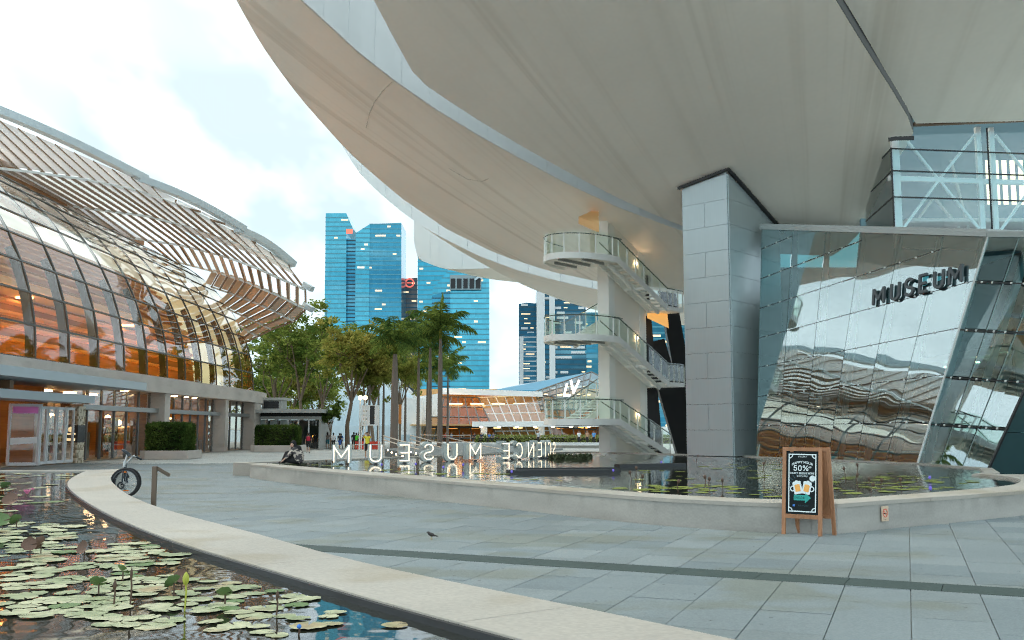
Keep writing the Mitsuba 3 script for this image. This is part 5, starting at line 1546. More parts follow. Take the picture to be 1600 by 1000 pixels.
ZONES = [  # pixel outlines of the pad clusters in the photograph, how many pads, radius range
    ([(-20, 738), (128, 742), (95, 760), (60, 765), (-20, 770)], 22, (.16, .28)),
    ([(-20, 766), (60, 760), (95, 788), (60, 798), (-20, 802)], 11, (.15, .26)),
    ([(-20, 812), (120, 822), (128, 830), (100, 845), (30, 850), (-20, 848)], 20, (.12, .22)),
    ([(0, 852), (70, 848), (140, 860), (130, 875), (60, 880), (0, 872)], 15, (.11, .20)),
    ([(165, 850), (235, 848), (310, 868), (250, 885), (190, 885), (120, 890), (140, 868)], 20, (.11, .19)),
    ([(0, 885), (50, 880), (130, 892), (190, 880), (215, 892), (140, 915), (40, 925), (0, 920)], 17, (.11, .18)),
    ([(150, 900), (290, 900), (370, 912), (480, 935), (490, 985), (400, 1000), (290, 990), (160, 980), (150, 960), (260, 945), (150, 925)], 54, (.09, .155)),
    ([(0, 930), (150, 925), (210, 945), (150, 960), (60, 965), (0, 960)], 22, (.10, .17)),
    ([(500, 945), (545, 962), (560, 985), (520, 985)], 3, (.08, .11)),
    ([(595, 962), (640, 968), (625, 980), (600, 978)], 1, (.10, .11)),
    ([(-20, 775), (20, 770), (10, 800), (-20, 800)], 2, (.15, .2)),
]
pr = np.random.default_rng(21)
placed = []; pzone = []
ZN = ['in the far band by the shop doors', 'in the second band from the shops', 'in the band below the drooping olive leaf', 'around the withered brown leaves', 'beside the middle of the coping', 'left of the leaning brown bud', 'in the front cluster around the yellow bud', 'in the left part of the front cluster', 'alone near the skyline reflection', 'nearest the coping corner at the bottom edge', 'at the far left edge']
for zi, (poly, cnt, (ra, rb)) in enumerate(ZONES):
    cnt = int(cnt * 1.12)
    w = Polygon([tuple(G(x, y, WATER)[:2]) for x, y in poly]).buffer(0)
    x0, y0, x1, y1 = w.bounds
    tries = got = 0
    while got < cnt and tries < 9000:
        tries += 1
        x, y = pr.uniform(x0, x1), pr.uniform(y0, y1)
        if not w.contains(Point(x, y)): continue
        r_ = pr.uniform(ra, rb) * .80
        if any((x - a) ** 2 + (y - b) ** 2 < (0.74 * (r_ + c)) ** 2 for a, b, c in placed): continue
        if coping_poly.distance(Point(x, y)) < r_ + .03: continue
        placed.append((x, y, r_)); pzone.append(zi); got += 1
for i, (x, y, r_) in enumerate(placed):
    tw = T().translate([x, y, WATER + .003 + .0012 * (i % 7)]).rotate([0, 0, 1], float(pr.uniform(0, 360))).rotate([1, 0, 0], float(pr.normal(0, 1.2))).scale([r_, r_ * pr.uniform(.88, 1.0), r_ * .9])
    dark = pr.random()
    mm = 'mat_lily' if dark < .93 else 'mat_lily_green'
    zn = ZN[pzone[i]]
    big = 'large' if r_ > .155 else 'small' if r_ < .11 else 'mid-sized'
    col = 'pale green' if dark < .93 else 'darker green'
    put_copy('lily_pad', PADS[i % 12], mm, tw, None, f'{big} {col} lily pad {zn}', 'lily pad', f'{big} {col} lily pads {zn}')
def raised_leaf(px, py, r_, tilt, yaw, m, lab, z=.05):
    q = G(px, py, WATER)
    mm = pad_mesh(int(px)); r_ = r_ * .75; mm.apply_scale((r_, r_, r_ * 1.4)); v = mm.vertices.copy(); v[:, 2] += .9 * (v[:, 0] ** 2 + v[:, 1] ** 2) / r_ * .35; mm.vertices = v
    mm.apply_transform(trimesh.transformations.rotation_matrix(tilt, (1, 0, 0))); mm.apply_transform(trimesh.transformations.rotation_matrix(yaw, (0, 0, 1)))
    k = thing('raised_leaf', lab, 'leaf')
    mm.apply_translation(q + V(0, 0, z + r_ * abs(math.sin(tilt)) * .8))
    put('blade', mm, m, k, smooth=True)
    put('stalk', tube([q + V(0, .02, -.02), q + V(0, .02, z + r_ * abs(math.sin(tilt)) * .7)], .006, 5), 'mat_stem_brown', k)
raised_leaf(152, 930, .08, -.7, .2, 'mat_lily_green', 'upturned green lily leaf left of the two brown buds')
raised_leaf(270, 930, .08, -.9, 1.0, 'mat_lily_green', 'upturned green lily leaf beside the yellow bud')
raised_leaf(190, 908, .07, -.8, -.6, 'mat_lily_green', 'small upturned green leaf behind the brown bud stems')
raised_leaf(45, 868, .09, 1.1, .4, 'mat_lily_brown', 'withered brown upright leaf among the pads, the larger one')
raised_leaf(62, 866, .09, -1.2, 1.2, 'mat_lily_brown', 'withered purplish leaf standing beside the larger brown leaf')
raised_leaf(130, 872, .08, 1.2, -.4, 'mat_lily_brown', 'small withered brown leaf at the edge of a pad cluster')
raised_leaf(282, 920, .07, 1.0, .4, 'mat_lily_brown', 'withered brown leaf just left of the yellow bud')
raised_leaf(2, 828, .12, .9, .3, 'mat_lily_green', 'drooping olive leaf at the far left of the pond')
raised_leaf(24, 826, .10, -.9, .9, 'mat_lily_green', 'olive upright leaf near the far left pads')
raised_leaf(16, 794, .15, .8, .1, 'mat_lily_brown', 'large brown folded leaf at the left edge of the pond')
raised_leaf(8, 768, .13, -.7, .6, 'mat_lily_green', 'bright green leaf clump at the left edge of the pond')
raised_leaf(350, 946, .07, -.7, .2, 'mat_lily_green', 'small upturned green leaf right of the yellow bud')
def bud(px, y0, y1, m, stem, lab, w=.018, n='lotus_bud'):
    q = G(px, y0, WATER); t = P(px + 3, y1, q[1] - .02)
    k = thing(n, lab, 'bud')
    L_ = float(np.linalg.norm(t - q)); bl = min(.085, L_ * .4)
    u_ = unit(t - q)
    put('stem', tube([q - V(0, 0, .05), q * .5 + t * .5 + V(.006, 0, 0), t - u_ * bl * .9], .0058, 6), stem, k)
    s_ = np.linspace(0, 1, 9)
    put('bud', tube([t - u_ * bl * (1 - x) for x in s_], [max(.001, w * math.sin(math.pi * min(1, .12 + .88 * x)) ** .8) for x in s_], 10), m, k, smooth=True)
bud(288, 955, 893, 'mat_bud', 'mat_bud', 'yellow-green closed lotus bud on a tall stem in the left pond', .021)
bud(177, 945, 906, 'mat_stem_brown', 'mat_stem_brown', 'brown withered bud leaning left among the pads', .013)
bud(203, 945, 886, 'mat_stem_brown', 'mat_stem_brown', 'tall thin brown bud right of the leaning bud', .009)
bud(431, 962, 922, 'mat_stem_brown', 'mat_stem_brown', 'dark seed head on a stem near the coping', .011)
bud(465, 992, 975, 'mat_blue_print', 'mat_stem_brown', 'small violet closed flower near the bottom edge of the pond', .014)
def flower(px, py, m, lab, z=.03, r_=.035, n='water_lily_flower'):
    q = G(px, py, WATER)
    k = thing(n, lab, 'flower')
    for j in range(9):
        a = j * 2 * math.pi / 9
        d = V(math.cos(a), math.sin(a), 0)
        pm_ = tm([q + V(0, 0, z), q + d * r_ * .6 + V(-d[1], d[0], 0) * r_ * .3 + V(0, 0, z + r_ * .7), q + d * r_ + V(0, 0, z + r_ * 1.3), q + d * r_ * .6 - V(-d[1], d[0], 0) * r_ * .3 + V(0, 0, z + r_ * .7)], [[0, 1, 2], [0, 2, 3]])
        put('petal', pm_, m, k)
    put('stem', tube([q - V(0, 0, .06), q + V(0, 0, z + .005)], .006, 5), 'mat_stem_brown', k)
flower(42, 777, 'mat_pink', 'pink water lily flower at the left of the far pads', .05, .07)
flower(51, 770, 'mat_pink', 'smaller pink water lily flower above the other pink one', .04, .04)
plain('mat_violet', (0.22, 0.16, 0.75), 0.5)

# plants of the right pond: floating leaves, thin seed-head stems, violet flowers
plain('mat_weed', (0.20, 0.24, 0.05), 0.6); plain('mat_weed_dark', (0.05, 0.07, 0.03), 0.7)
WZ = [([(940, 764), (1060, 755), (1225, 765), (1225, 778), (1100, 773)], 44), ([(1290, 750), (1400, 738), (1540, 752), (1480, 764), (1340, 772), (1300, 776)], 64), ([(480, 726), (760, 738), (900, 752), (760, 750), (600, 738)], 30), ([(960, 735), (1220, 722), (1220, 755), (1000, 752)], 30), ([(880, 712), (930, 710), (960, 716), (900, 718)], 6)]
PADS_W = [mikit.ply(pad_mesh(40 + s_, 16), 'mat_weed', True) for s_ in range(5)]
cnt = 0
WN = ['along the front wall left of the sandwich board', 'right of the sandwich board', 'below the standing letters', 'in front of the clad column', 'by the weed clumps at the stairs']
for wi, (poly, n_) in enumerate(WZ):
    w = Polygon([tuple(G(x, y, WATER)[:2]) for x, y in poly]).buffer(0).intersection(right_water.buffer(-.15))
    if w.is_empty: continue
    x0, y0, x1, y1 = w.bounds
    got = 0
    for _ in range(3000):
        if got >= n_: break
        x, y = pr.uniform(x0, x1), pr.uniform(y0, y1)
        if not w.contains(Point(x, y)): continue
        r_ = pr.uniform(.07, .2)
        tw = T().translate([x, y, WATER + .003 + .001 * (cnt % 6)]).rotate([0, 0, 1], float(pr.uniform(0, 360))).scale([r_, r_, r_])
        put_copy('floating_leaf', PADS_W[cnt % 5], 'mat_weed', tw, None, f'small olive leaf floating {WN[wi]}', 'floating leaf', f'olive leaves floating {WN[wi]}')
        cnt += 1; got += 1
def seed_stem(px, y0, y1, viol=False, lab=None):
    q = G(px, y0, WATER); t = P(px + pr.uniform(-3, 3), y1, q[1])
    k = thing('pond_plant', lab or ('thin stem topped by a violet flower in the raised pond' if viol else 'thin dark seed-head stem standing in the raised pond'), 'water plant', 'violet flower stems in the raised pond' if viol else 'dark seed stems in the raised pond')
    put('stem', tube([q - V(0, 0, .05), (q + t) / 2 + V(pr.uniform(-.03, .03), 0, 0), t], .008, 5), 'mat_stem_brown', k)
    hd = trimesh.creation.icosphere(1, .032); hd.apply_scale((1, 1, 1.3)); hd.apply_translation(t)
    put('head', hd, 'mat_violet' if viol else 'mat_stem_brown', k)
for px, y0, y1 in ((985, 758, 738), (993, 756, 731), (1005, 762, 744), (1060, 768, 752), (1100, 763, 745), (1109, 768, 748), (1130, 764, 750), (1320, 755, 732), (1342, 762, 742), (1356, 758, 748), (1337, 748, 726), (1375, 765, 750), (1195, 745, 724), (1088, 722, 712), (520, 728, 722), (512, 727, 720), (1410, 764, 749), (1362, 768, 757)):
    seed_stem(px, y0, y1)
for px, y0, y1 in ((597, 732, 726), (647, 733, 725), (691, 738, 730), (722, 733, 726), (798, 742, 737), (958, 741, 735), (1035, 727, 722), (1450, 752, 746), (1451, 768, 763)):
    seed_stem(px, y0, y1, True)
# clumps of low water weed near the stair and the plank
def leaf_cloud(n, sampler, size, seed, flat=0.0):
    """n small leaf faces at sampled positions with random directions"""
    r = np.random.default_rng(seed)
    p = sampler(r, n)
    a = r.normal(size=(n, 3)); a[:, 2] *= (1 - flat); a /= np.linalg.norm(a, axis=1, keepdims=True)
    b = np.cross(a, r.normal(size=(n, 3))); b /= np.linalg.norm(b, axis=1, keepdims=True)
    s = (size * r.uniform(.6, 1.4, n))[:, None]
    v = np.stack([p - a * s, p + b * s * .42, p + a * s, p - b * s * .42], 1).reshape(-1, 3)
    i = np.arange(n)[:, None] * 4
    return tm(v, np.vstack([i + [0, 1, 2], i + [0, 2, 3]]))
def box_sampler(x0, x1, y0, y1, z0, z1, shell=0.0):
    def f(r, n):
        p = r.uniform((x0, y0, z0), (x1, y1, z1), (n, 3))
        if shell:
            k = r.integers(0, 5, n)
            p[k == 0, 0] = x0 + r.uniform(-shell, shell, (k == 0).sum()); p[k == 1, 0] = x1 + r.uniform(-shell, shell, (k == 1).sum())
            p[k == 2, 1] = y0 + r.uniform(-shell, shell, (k == 2).sum()); p[k == 3, 1] = y1 + r.uniform(-shell, shell, (k == 3).sum())
            p[k == 4, 2] = z1 + np.abs(r.normal(0, shell, (k == 4).sum()))
        return p
    return f
for (px, py, sx, h, lab) in ((893, 717, 1.4, .18, 'low dark clump of water weed left of the stairs'), (870, 716, .6, .14, 'small clump of water weed beside the last sign letters'), (915, 715, .5, .12, 'tuft of water weed nearest the stair column')):
    q = G(px, py, WATER)
    put('weed_clump', leaf_cloud(500, box_sampler(q[0] - sx / 2, q[0] + sx / 2, q[1] - .4, q[1] + .4, WATER, WATER + h), .07, int(px)), 'mat_weed_dark', None, label=lab, cat='water plant', smooth=False)

# dark plank-shaped fountain trough in the pond
tr = thing('fountain_trough', 'long black fountain trough lying in the raised pond', 'fountain')
a, b = G(792, 737, .42), G(966, 736, .42)
put('trough', bar(a, b, .5, .10), 'mat_black_metal', tr)
put('lip', bar(a + V(.25, .22, .07), b + V(0, .22, .07), .06, .05), 'mat_black_metal', tr)
a2, b2 = G(964, 729, .42), G(1068, 727, .42)
put('rear_trough', bar(a2, b2, .3, .14), 'mat_black_metal', tr)
# ------------------------------------------------------------------ hedges in planters, kiosk, trees, palms
def foliage(c1, c2, key):
    def fn(p, n, uv):
        k = mikit.fbm(p.x * 0.9, p.y * 0.9, p.z * 0.9, 3)
        s = mikit.cell_rand(p.x * 6, p.y * 6, p.z * 6)
        return mikit.mix(mi.Color3f(c1), mi.Color3f(c2), mikit.smoothstep(0.3, 0.7, k)) * (0.7 + 0.6 * s)
    scene[key] = {'type': 'principledthin', 'base_color': mikit.proc(fn), 'roughness': 0.5, 'diff_trans': 0.9, 'eta': 1.4}
foliage((0.035, 0.07, 0.018), (0.11, 0.17, 0.04), 'mat_hedge')
foliage((0.115, 0.195, 0.042), (0.30, 0.35, 0.085), 'mat_tree')
foliage((0.20, 0.25, 0.05), (0.40, 0.37, 0.10), 'mat_tree_yellow')
foliage((0.055, 0.11, 0.03), (0.19, 0.26, 0.06), 'mat_palm')
foliage((0.17, 0.22, 0.04), (0.33, 0.33, 0.09), 'mat_palm_light')
plain('mat_bark', (0.20, 0.15, 0.11), 0.85); plain('mat_palm_trunk', (0.20, 0.165, 0.14), 0.8); plain('mat_soil', (0.03, 0.025, 0.02), 0.9)
def planter(x0, x1, y0, y1, h, hx0, hx1, hz, lab1, lab2, seed):
    k = thing('planter', lab1, 'planter')
    q = Polygon([(x0, y0 + .25), (x0 + .35, y0), (x1, y0), (x1, y1), (x0, y1)])
    put('concrete_wall', prism(q.difference(q.buffer(-.18)), 0, h), 'mat_fascia', k)
    put('soil', prism(q.buffer(-.17), 0, h - .06), 'mat_soil', k)
    g = thing('hedge', lab2, 'hedge')
    put('core', box(hx0 + .15, hx1 - .15, y0 + .35, y1 - .3, h - .06, hz - .18), 'mat_soil', g)
    put('foliage', leaf_cloud(9000, box_sampler(hx0, hx1, y0 + .2, y1 - .15, h - .02, hz - .03, .06), .075, seed), 'mat_hedge', g)
planter(-19.6, -17.0, 52.6, 55.0, .44, -19.3, -17.35, 1.82, 'pale concrete planter with a clipped hedge beside the first pier', 'dense dark clipped hedge in the planter behind the bicycle', 71)
planter(-18.2, -14.7, 69.6, 71.8, .46, -17.9, -15.1, 1.76, 'pale concrete planter in front of the glass kiosk', 'clipped hedge in front of the glass kiosk', 72)
ki = thing('kiosk', 'low flat-roofed glass kiosk with grey slab roof between mall and trees', 'kiosk')
plain('mat_kiosk', (0.40, 0.42, 0.41), 0.6)
put('roof', box(-20.6, -14.7, 77.6, 84, 2.84, 3.12), 'mat_kiosk', ki)
put('beam', box(-20.4, -15.1, 79.0, 79.3, 2.32, 2.58), 'mat_kiosk', ki)
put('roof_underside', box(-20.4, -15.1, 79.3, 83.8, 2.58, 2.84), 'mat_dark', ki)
put('side_wall', box(-15.25, -15.1, 79.0, 84, 0, 2.32), 'mat_kiosk', ki)
put('back_wall', box(-20.4, -15.25, 83.5, 83.7, 0, 2.32), 'mat_interior_dark', ki)
for i in range(6):
    x = -20.2 + i * .82
    put('mullion', box(x, x + .10, 78.98, 79.1, 0, 2.32), 'mat_white_frame' if i > 2 else 'mat_shopfront_frame', ki)
    put('pane', grid_mesh(np.stack([np.stack([V(x + .1, 79.05, .05), V(x + .82, 79.05, .05)]), np.stack([V(x + .1, 79.05, 2.32), V(x + .82, 79.05, 2.32)])])), 'mat_glass_shop', ki)
for i in range(3):
    put('blind', box(-20.05 + i * .82, -19.5 + i * .82, 79.5, 79.55, 1.1, 2.3), 'mat_pale_blue', ki)
put('orange_lamp', trimesh.creation.icosphere(1, .09).apply_translation((-15.9, 80.2, 1.0)), 'mat_orange', ki, emit=(.5, .22, .04))
put('roof_vent', cat([box(-20.2, -18.6, 80.5, 82.5, 3.12, 3.9)]), 'mat_kiosk', ki)
put('vent_cap', box(-20.4, -18.3, 80.2, 82.8, 3.9, 4.1), 'mat_kiosk', ki)
put('vent_louvre', box(-20.0, -18.8, 80.44, 80.5, 3.25, 3.8), 'mat_dark', ki)

def tree(lab, x, y, h, crown_r, seed, m='mat_tree', trunk_r=.16, fork=.35, n_leaf=5200, leaf=.20, lean=0.0, squash=.75, base=0.0, crown_c=None):
    r = np.random.default_rng(seed)
    k = thing('tree', lab, 'tree')
    tubes, tips = [], []
    top = V(x + lean, y, base + h * fork)
    bend = V(r.normal(0, .12), r.normal(0, .12), 0)
    tubes.append(tube([V(x, y, base - .05), (V(x, y, base) + top) / 2 + bend, top], [trunk_r * 1.25, trunk_r, trunk_r * .85], 9))
    cc = V(x + lean * 1.5, y, base + h - crown_r * squash) if crown_c is None else V(*crown_c)
    nl = 7
    for i in range(nl):
        a = 2 * math.pi * i / nl + r.uniform(-.4, .4)
        e = cc + V(math.cos(a) * crown_r * r.uniform(.35, .8), math.sin(a) * crown_r * r.uniform(.35, .8), crown_r * squash * r.uniform(-.45, .75))
        mid = (top + e) / 2 + r.normal(0, crown_r * .10, 3)
        tubes.append(tube([top, mid, e], [trunk_r * .6, trunk_r * .38, trunk_r * .12], 7))
        tips.append(e)
        for j in range(4):
            e2 = e + r.normal(0, crown_r * .38, 3) * V(1, 1, squash)
            tubes.append(tube([mid * .5 + e * .5, (e + e2) / 2 + r.normal(0, .1, 3), e2], [trunk_r * .25, trunk_r * .15, trunk_r * .05], 5))
            tips.append(e2)
    put('trunk', cat(tubes), 'mat_bark', k, smooth=50)
    tips = np.array(tips)
    def sampler(rr, n):
        c = tips[rr.integers(0, len(tips), n)]
        sub = rr.integers(0, 5, n)
        off = np.random.default_rng(seed + 5).normal(0, crown_r * .17, (len(tips) * 5, 3))
        ci = rr.integers(0, len(tips), n)
        return tips[ci] + off[ci * 5 + sub] + rr.normal(0, crown_r * .085, (n, 3)) * V(1, 1, .7)
    put('crown', leaf_cloud(n_leaf, sampler, leaf, seed + 9, .3), m, k)
def at(px, d): return (px - 800) / F * d
tree('tall airy tree rising behind the kiosk roof, leftmost', at(432, 98), 98, 10.6, 3.1, 81)
tree('tall leafy tree behind the kiosk with the highest crown on the left', at(470, 92), 92, 11.6, 3.4, 82, n_leaf=6400)
tree('bushy green tree between the kiosk tree and the forked trunk', at(505, 104), 104, 12.0, 3.4, 83)
tree('forked tree with yellowish crown and bare lower trunk', at(545, 82), 82, 9.4, 2.7, 84, 'mat_tree_yellow', .17, .40, lean=.25)
tree('thin forked tree standing right of the yellowish one', at(558, 85), 85, 8.8, 2.4, 85, 'mat_tree_yellow', .15, .42, lean=.7)
tree('pale green tree behind the front palms', at(585, 106), 106, 11.6, 3.3, 86, 'mat_tree')
tree('yellow-green tree behind the palm group', at(625, 112), 112, 11.0, 3.0, 87, 'mat_tree_yellow')
tree('broad low tree behind the kiosk at the mall corner', at(408, 104), 104, 8.2, 3.0, 88, 'mat_tree')
tree('yellow-green low tree in the gap behind the kiosk', at(455, 112), 112, 8.6, 3.2, 89, 'mat_tree_yellow')
tree('dense low tree filling the gap right of the kiosk trees', at(495, 116), 116, 8.4, 3.2, 90, 'mat_tree')
tree('small round topiary tree right of the kiosk', at(518, 80), 80, 3.4, .75, 91, 'mat_hedge', .05, .38, 2600, .10, squash=1.0)

def palm(lab, x, y, h, fl, seed, m='mat_palm', tr_=.2, nf=12, spear=0.0):
    fl, h = fl * 1.2, h * 1.05 + .40
    r = np.random.default_rng(seed)
    k = thing('palm_tree', lab, 'palm tree')
    zs = np.linspace(0, h, 9)
    rad = tr_ * .88 * np.array([1.25, 1.1, 1.08, 1.05, 1.0, .95, .88, .74, .55])
    put('trunk', tube([V(x, y, z) for z in zs], rad, 10), 'mat_palm_trunk', k, smooth=60)
    put('crownshaft', tube([V(x, y, h - .05), V(x, y, h + .4), V(x, y, h + .75)], [tr_ * .55, tr_ * .6, tr_ * .25], 8), 'mat_palm_light', k, smooth=60)
    top = V(x, y, h + .6)
    for i in range(nf):
        az = i * 2.39996 + r.uniform(-.25, .25)
        el = math.radians(86 - 88 * (i / nf) + r.uniform(-6, 6))
        L_ = fl * r.uniform(.85, 1.1)
        if spear and i == 0: el, L_ = math.radians(89), spear
        s = np.linspace(0, 1, 9)
        ang = el - (1.55 if not (spear and i == 0) else .1) * s ** 1.4
        dz = np.cumsum(np.concatenate([[0], np.sin(ang[:-1]) * L_ / 8])); dr_ = np.cumsum(np.concatenate([[0], np.cos(ang[:-1]) * L_ / 8]))
        pts = np.stack([top[0] + dr_ * math.cos(az), top[1] + dr_ * math.sin(az), top[2] + dz], 1)
        ms = [tube(pts, np.linspace(.03, .006, 9), 4, False)]
        side = V(-math.sin(az), math.cos(az), 0)
        vs, fs = [], []
        for q in np.linspace(.12, 1.0, 36):
            c = np.array([np.interp(q, s, pts[:, a_]) for a_ in range(3)])
            t = unit(np.array([np.interp(min(1, q + .05), s, pts[:, a_]) - np.interp(max(0, q - .05), s, pts[:, a_]) for a_ in range(3)]))
            ll = fl * .30 * math.sin(math.pi * min(.97, .18 + q * .80)) ** .7
            for sg in (-1, 1):
                d = unit(side * sg * .85 + t * .55 + V(0, 0, r.uniform(-.75, .1)))
                e = c + d * ll * r.uniform(.85, 1.1) + V(0, 0, -.28 * ll)
                mid = c + d * ll * .5
                w = t * .048 * fl / 2.4
                b_ = len(vs)
                vs += [c - w * .5, c + w * .5, mid + w, mid - w, e]
                fs += [[b_, b_ + 1, b_ + 2], [b_, b_ + 2, b_ + 3], [b_ + 3, b_ + 2, b_ + 4]]
        ms.append(tm(vs, fs))
        put('frond', cat(ms), m, k)
palm('royal palm with the thickest grey trunk, front of the group', at(617, 62), 62, 5.6, 2.2, 101, tr_=.26)
palm('tallest royal palm with an upright spear leaf', at(688, 70), 70, 7.2, 2.5, 102, tr_=.20, spear=2.6)
palm('royal palm just left of the tallest palm', at(672, 74), 74, 6.9, 2.5, 103, tr_=.17)
palm('royal palm between the two front palms', at(654, 80), 80, 6.6, 2.5, 104, tr_=.15)
palm('low bright-crowned palm on the left of the palm group', at(578, 84), 84, 4.7, 2.3, 105, 'mat_palm_light', tr_=.13)
palm('palm with yellowish crown behind the thick trunk', at(600, 88), 88, 5.0, 2.4, 106, 'mat_palm_light', tr_=.13)
palm('palm with a low crown right of the thick trunk', at(634, 88), 88, 4.9, 2.4, 107, 'mat_palm_light', tr_=.12)
palm('slim palm behind the tallest palm', at(668, 92), 92, 5.6, 2.5, 108, 'mat_palm', tr_=.13)
palm('dark leaning palm behind the left of the group', at(592, 94), 94, 6.2, 2.5, 109, 'mat_palm', tr_=.13)
palm('rear palm whose crown shows right of the tallest one', at(700, 96), 96, 6.0, 2.5, 110, 'mat_palm', tr_=.13)

# ------------------------------------------------------------------ people
plain('mat_skin', (0.45, 0.27, 0.18), 0.6); plain('mat_hair', (0.015, 0.012, 0.01), 0.5)
CL = {}
def cloth(c):
    k = 'mat_cloth_' + '_'.join(f'{int(x * 100):02d}' for x in c)
    if k not in CL: CL[k] = plain(k, c, 0.8)
    return k
def person(lab, x, y, height, yaw, top, bottom, pose='stand', hair=True, shoes=(0.03, 0.03, 0.03), long_leg=True, z=0.0, bag=None, seed=0, sleeve=True, group=None):
    """a figure of the given height; local axes: x right, y back to front (front is +y), z up"""
    r = random.Random(seed)
    s = height / 1.70
    J = dict(hipL=(-.09, 0, .90), hipR=(.09, 0, .90), kneeL=(-.10, .02, .49), kneeR=(.10, .02, .49), ankL=(-.10, -.02, .08), ankR=(.10, -.02, .08), toeL=(-.11, .14, .03), toeR=(.11, .14, .03),
             pel=(0, 0, .95), waist=(0, .01, 1.10), chest=(0, .01, 1.30), neck=(0, 0, 1.46), head=(0, .02, 1.58), shL=(-.18, 0, 1.40), shR=(.18, 0, 1.40), elL=(-.24, -.03, 1.13), elR=(.24, -.03, 1.13), haL=(-.24, .08, .88), haR=(.24, .08, .88))
    if pose == 'walk':
        J.update(kneeL=(-.10, .16, .50), ankL=(-.10, .12, .10), toeL=(-.11, .28, .06), kneeR=(.10, -.06, .49), ankR=(.10, -.32, .12), toeR=(.11, -.20, .04), haL=(-.24, -.12, .92), haR=(.24, .22, .95))
    if pose == 'arms_up':
        J.update(elL=(-.30, .10, 1.34), elR=(.30, .10, 1.34), haL=(-.14, .16, 1.56), haR=(.14, .16, 1.56))
    if pose == 'sit':
        dz = -.42
        for k_ in ('pel', 'waist', 'chest', 'neck', 'head', 'shL', 'shR', 'elL', 'elR', 'haL', 'haR', 'hipL', 'hipR'): J[k_] = (J[k_][0], J[k_][1], J[k_][2] + dz)
        J.update(kneeL=(-.12, .42, .50), kneeR=(.12, .42, .50), ankL=(-.12, .40, .08), ankR=(.12, .40, .08), toeL=(-.12, .55, .03), toeR=(.12, .55, .03), haL=(-.12, .30, .60), haR=(.12, .30, .60), elL=(-.24, .08, .74), elR=(.24, .08, .74))
    ca, sa = math.cos(yaw), math.sin(yaw)
    def W(p): return V(x + (p[0] * ca - p[1] * sa) * s, y + (p[0] * sa + p[1] * ca) * s, z + p[2] * s)
    L = {k_: W(p) for k_, p in J.items()}
    seg = 10
    def chain(names, rs, grow=1.0): return limb([L[n] if isinstance(n, str) else n for n in names], [q * s * grow for q in rs], seg)
    body = []
    for a in 'LR':
        body += chain(['hip' + a, 'knee' + a, 'ank' + a], [.078, .052, .036]) + chain(['ank' + a, 'toe' + a], [.036, .028])
        body += chain(['sh' + a, 'el' + a, 'ha' + a], [.048, .038, .027])
        d = unit(L['ha' + a] - L['el' + a]); sd_ = unit(np.cross(d, V(0.3, 0.2, 1)))
        body += [m3.Manifold.batch_hull([ball(L['ha' + a], .03 * s, 8), ball(L['ha' + a] + d * .07 * s, .026 * s, 8)])]
        for j in range(4):
            b0 = L['ha' + a] + d * .08 * s + sd_ * (.018 * (j - 1.5) * s)
            body += limb([b0, b0 + d * (.055 + .012 * (j in (1, 2))) * s + np.cross(sd_, d) * .012 * s], [.0095 * s, .0075 * s], 6)
        body += limb([L['ha' + a] + d * .02 * s + sd_ * .028 * s, L['ha' + a] + d * .07 * s + sd_ * .055 * s], [.011 * s, .008 * s], 6)
    body += chain(['pel', 'waist', 'chest', 'neck'], [.12, .115, .13, .055]) + chain(['shL', 'chest', 'shR'], [.05, .10, .05]) + chain(['neck', 'head'], [.05, .06])
    body += [m3.Manifold.batch_hull([ball(W((J['head'][0], J['head'][1] - .02, J['head'][2] + .04)), .092 * s, 14), ball(W((J['head'][0], J['head'][1] + .03, J['head'][2] - .03)), .068 * s, 12)])]
    body += [ball(W((J['head'][0], J['head'][1] + .105, J['head'][2] + .0)), .018 * s, 8)] + [ball(W((J['head'][0] + e * .088, J['head'][1], J['head'][2] + .01)), .022 * s, 8) for e in (-1, 1)]
    bm2 = man(m3.Manifold.batch_boolean(body, m3.OpType.Add))
    k = thing('person', lab, 'person', group)
    put('body', bm2, 'mat_skin', k, smooth=55)
    tp = chain(['pel', 'waist', 'chest'], [.135, .135, .15]) + chain(['shL', 'chest', 'shR'], [.068, .13, .068]) + [m3.Manifold.batch_hull([ball(L['chest'], .12 * s, seg), ball(L['neck'] - V(0, 0, .03 * s), .065 * s, seg)])]
    if sleeve:
        for a in 'LR': tp += limb([L['sh' + a], L['sh' + a] * .35 + L['el' + a] * .65], [.066 * s, .056 * s], seg)
    put('top', man(m3.Manifold.batch_boolean(tp, m3.OpType.Add)), cloth(top), k, smooth=50)
    bt = chain(['hipL', 'pel', 'hipR'], [.105, .135, .105])
    for a in 'LR':
        e = L['ank' + a] + (L['knee' + a] - L['ank' + a]) * .1 if long_leg else L['knee' + a] * .9 + L['hip' + a] * .1
        bt += limb([L['hip' + a], L['knee' + a], e] if long_leg else [L['hip' + a], e], [.098 * s, .07 * s, .055 * s] if long_leg else [.10 * s, .078 * s], seg)
    put('trousers' if long_leg else 'shorts', man(m3.Manifold.batch_boolean(bt, m3.OpType.Add)), cloth(bottom), k, smooth=50)
    for a in 'LR':
        put('shoe', man(m3.Manifold.batch_boolean(limb([L['ank' + a] - V(0, 0, .03 * s), L['toe' + a]], [.046 * s, .038 * s], seg), m3.OpType.Add)), cloth(shoes), k, smooth=50)
    if hair:
        hd_ = J['head']
        hm = m3.Manifold.batch_boolean([ball(W((hd_[0], hd_[1] - .03, hd_[2] + .06)), .10 * s, 14), m3.Manifold.batch_hull([ball(W((hd_[0], hd_[1] - .06, hd_[2] + .02)), .085 * s, 10), ball(W((hd_[0], hd_[1] - .07, hd_[2] - (.16 if r.random() < .5 else .04))), .05 * s, 10)])], m3.OpType.Add)
        put('hair', man(hm), 'mat_hair', k, smooth=50)
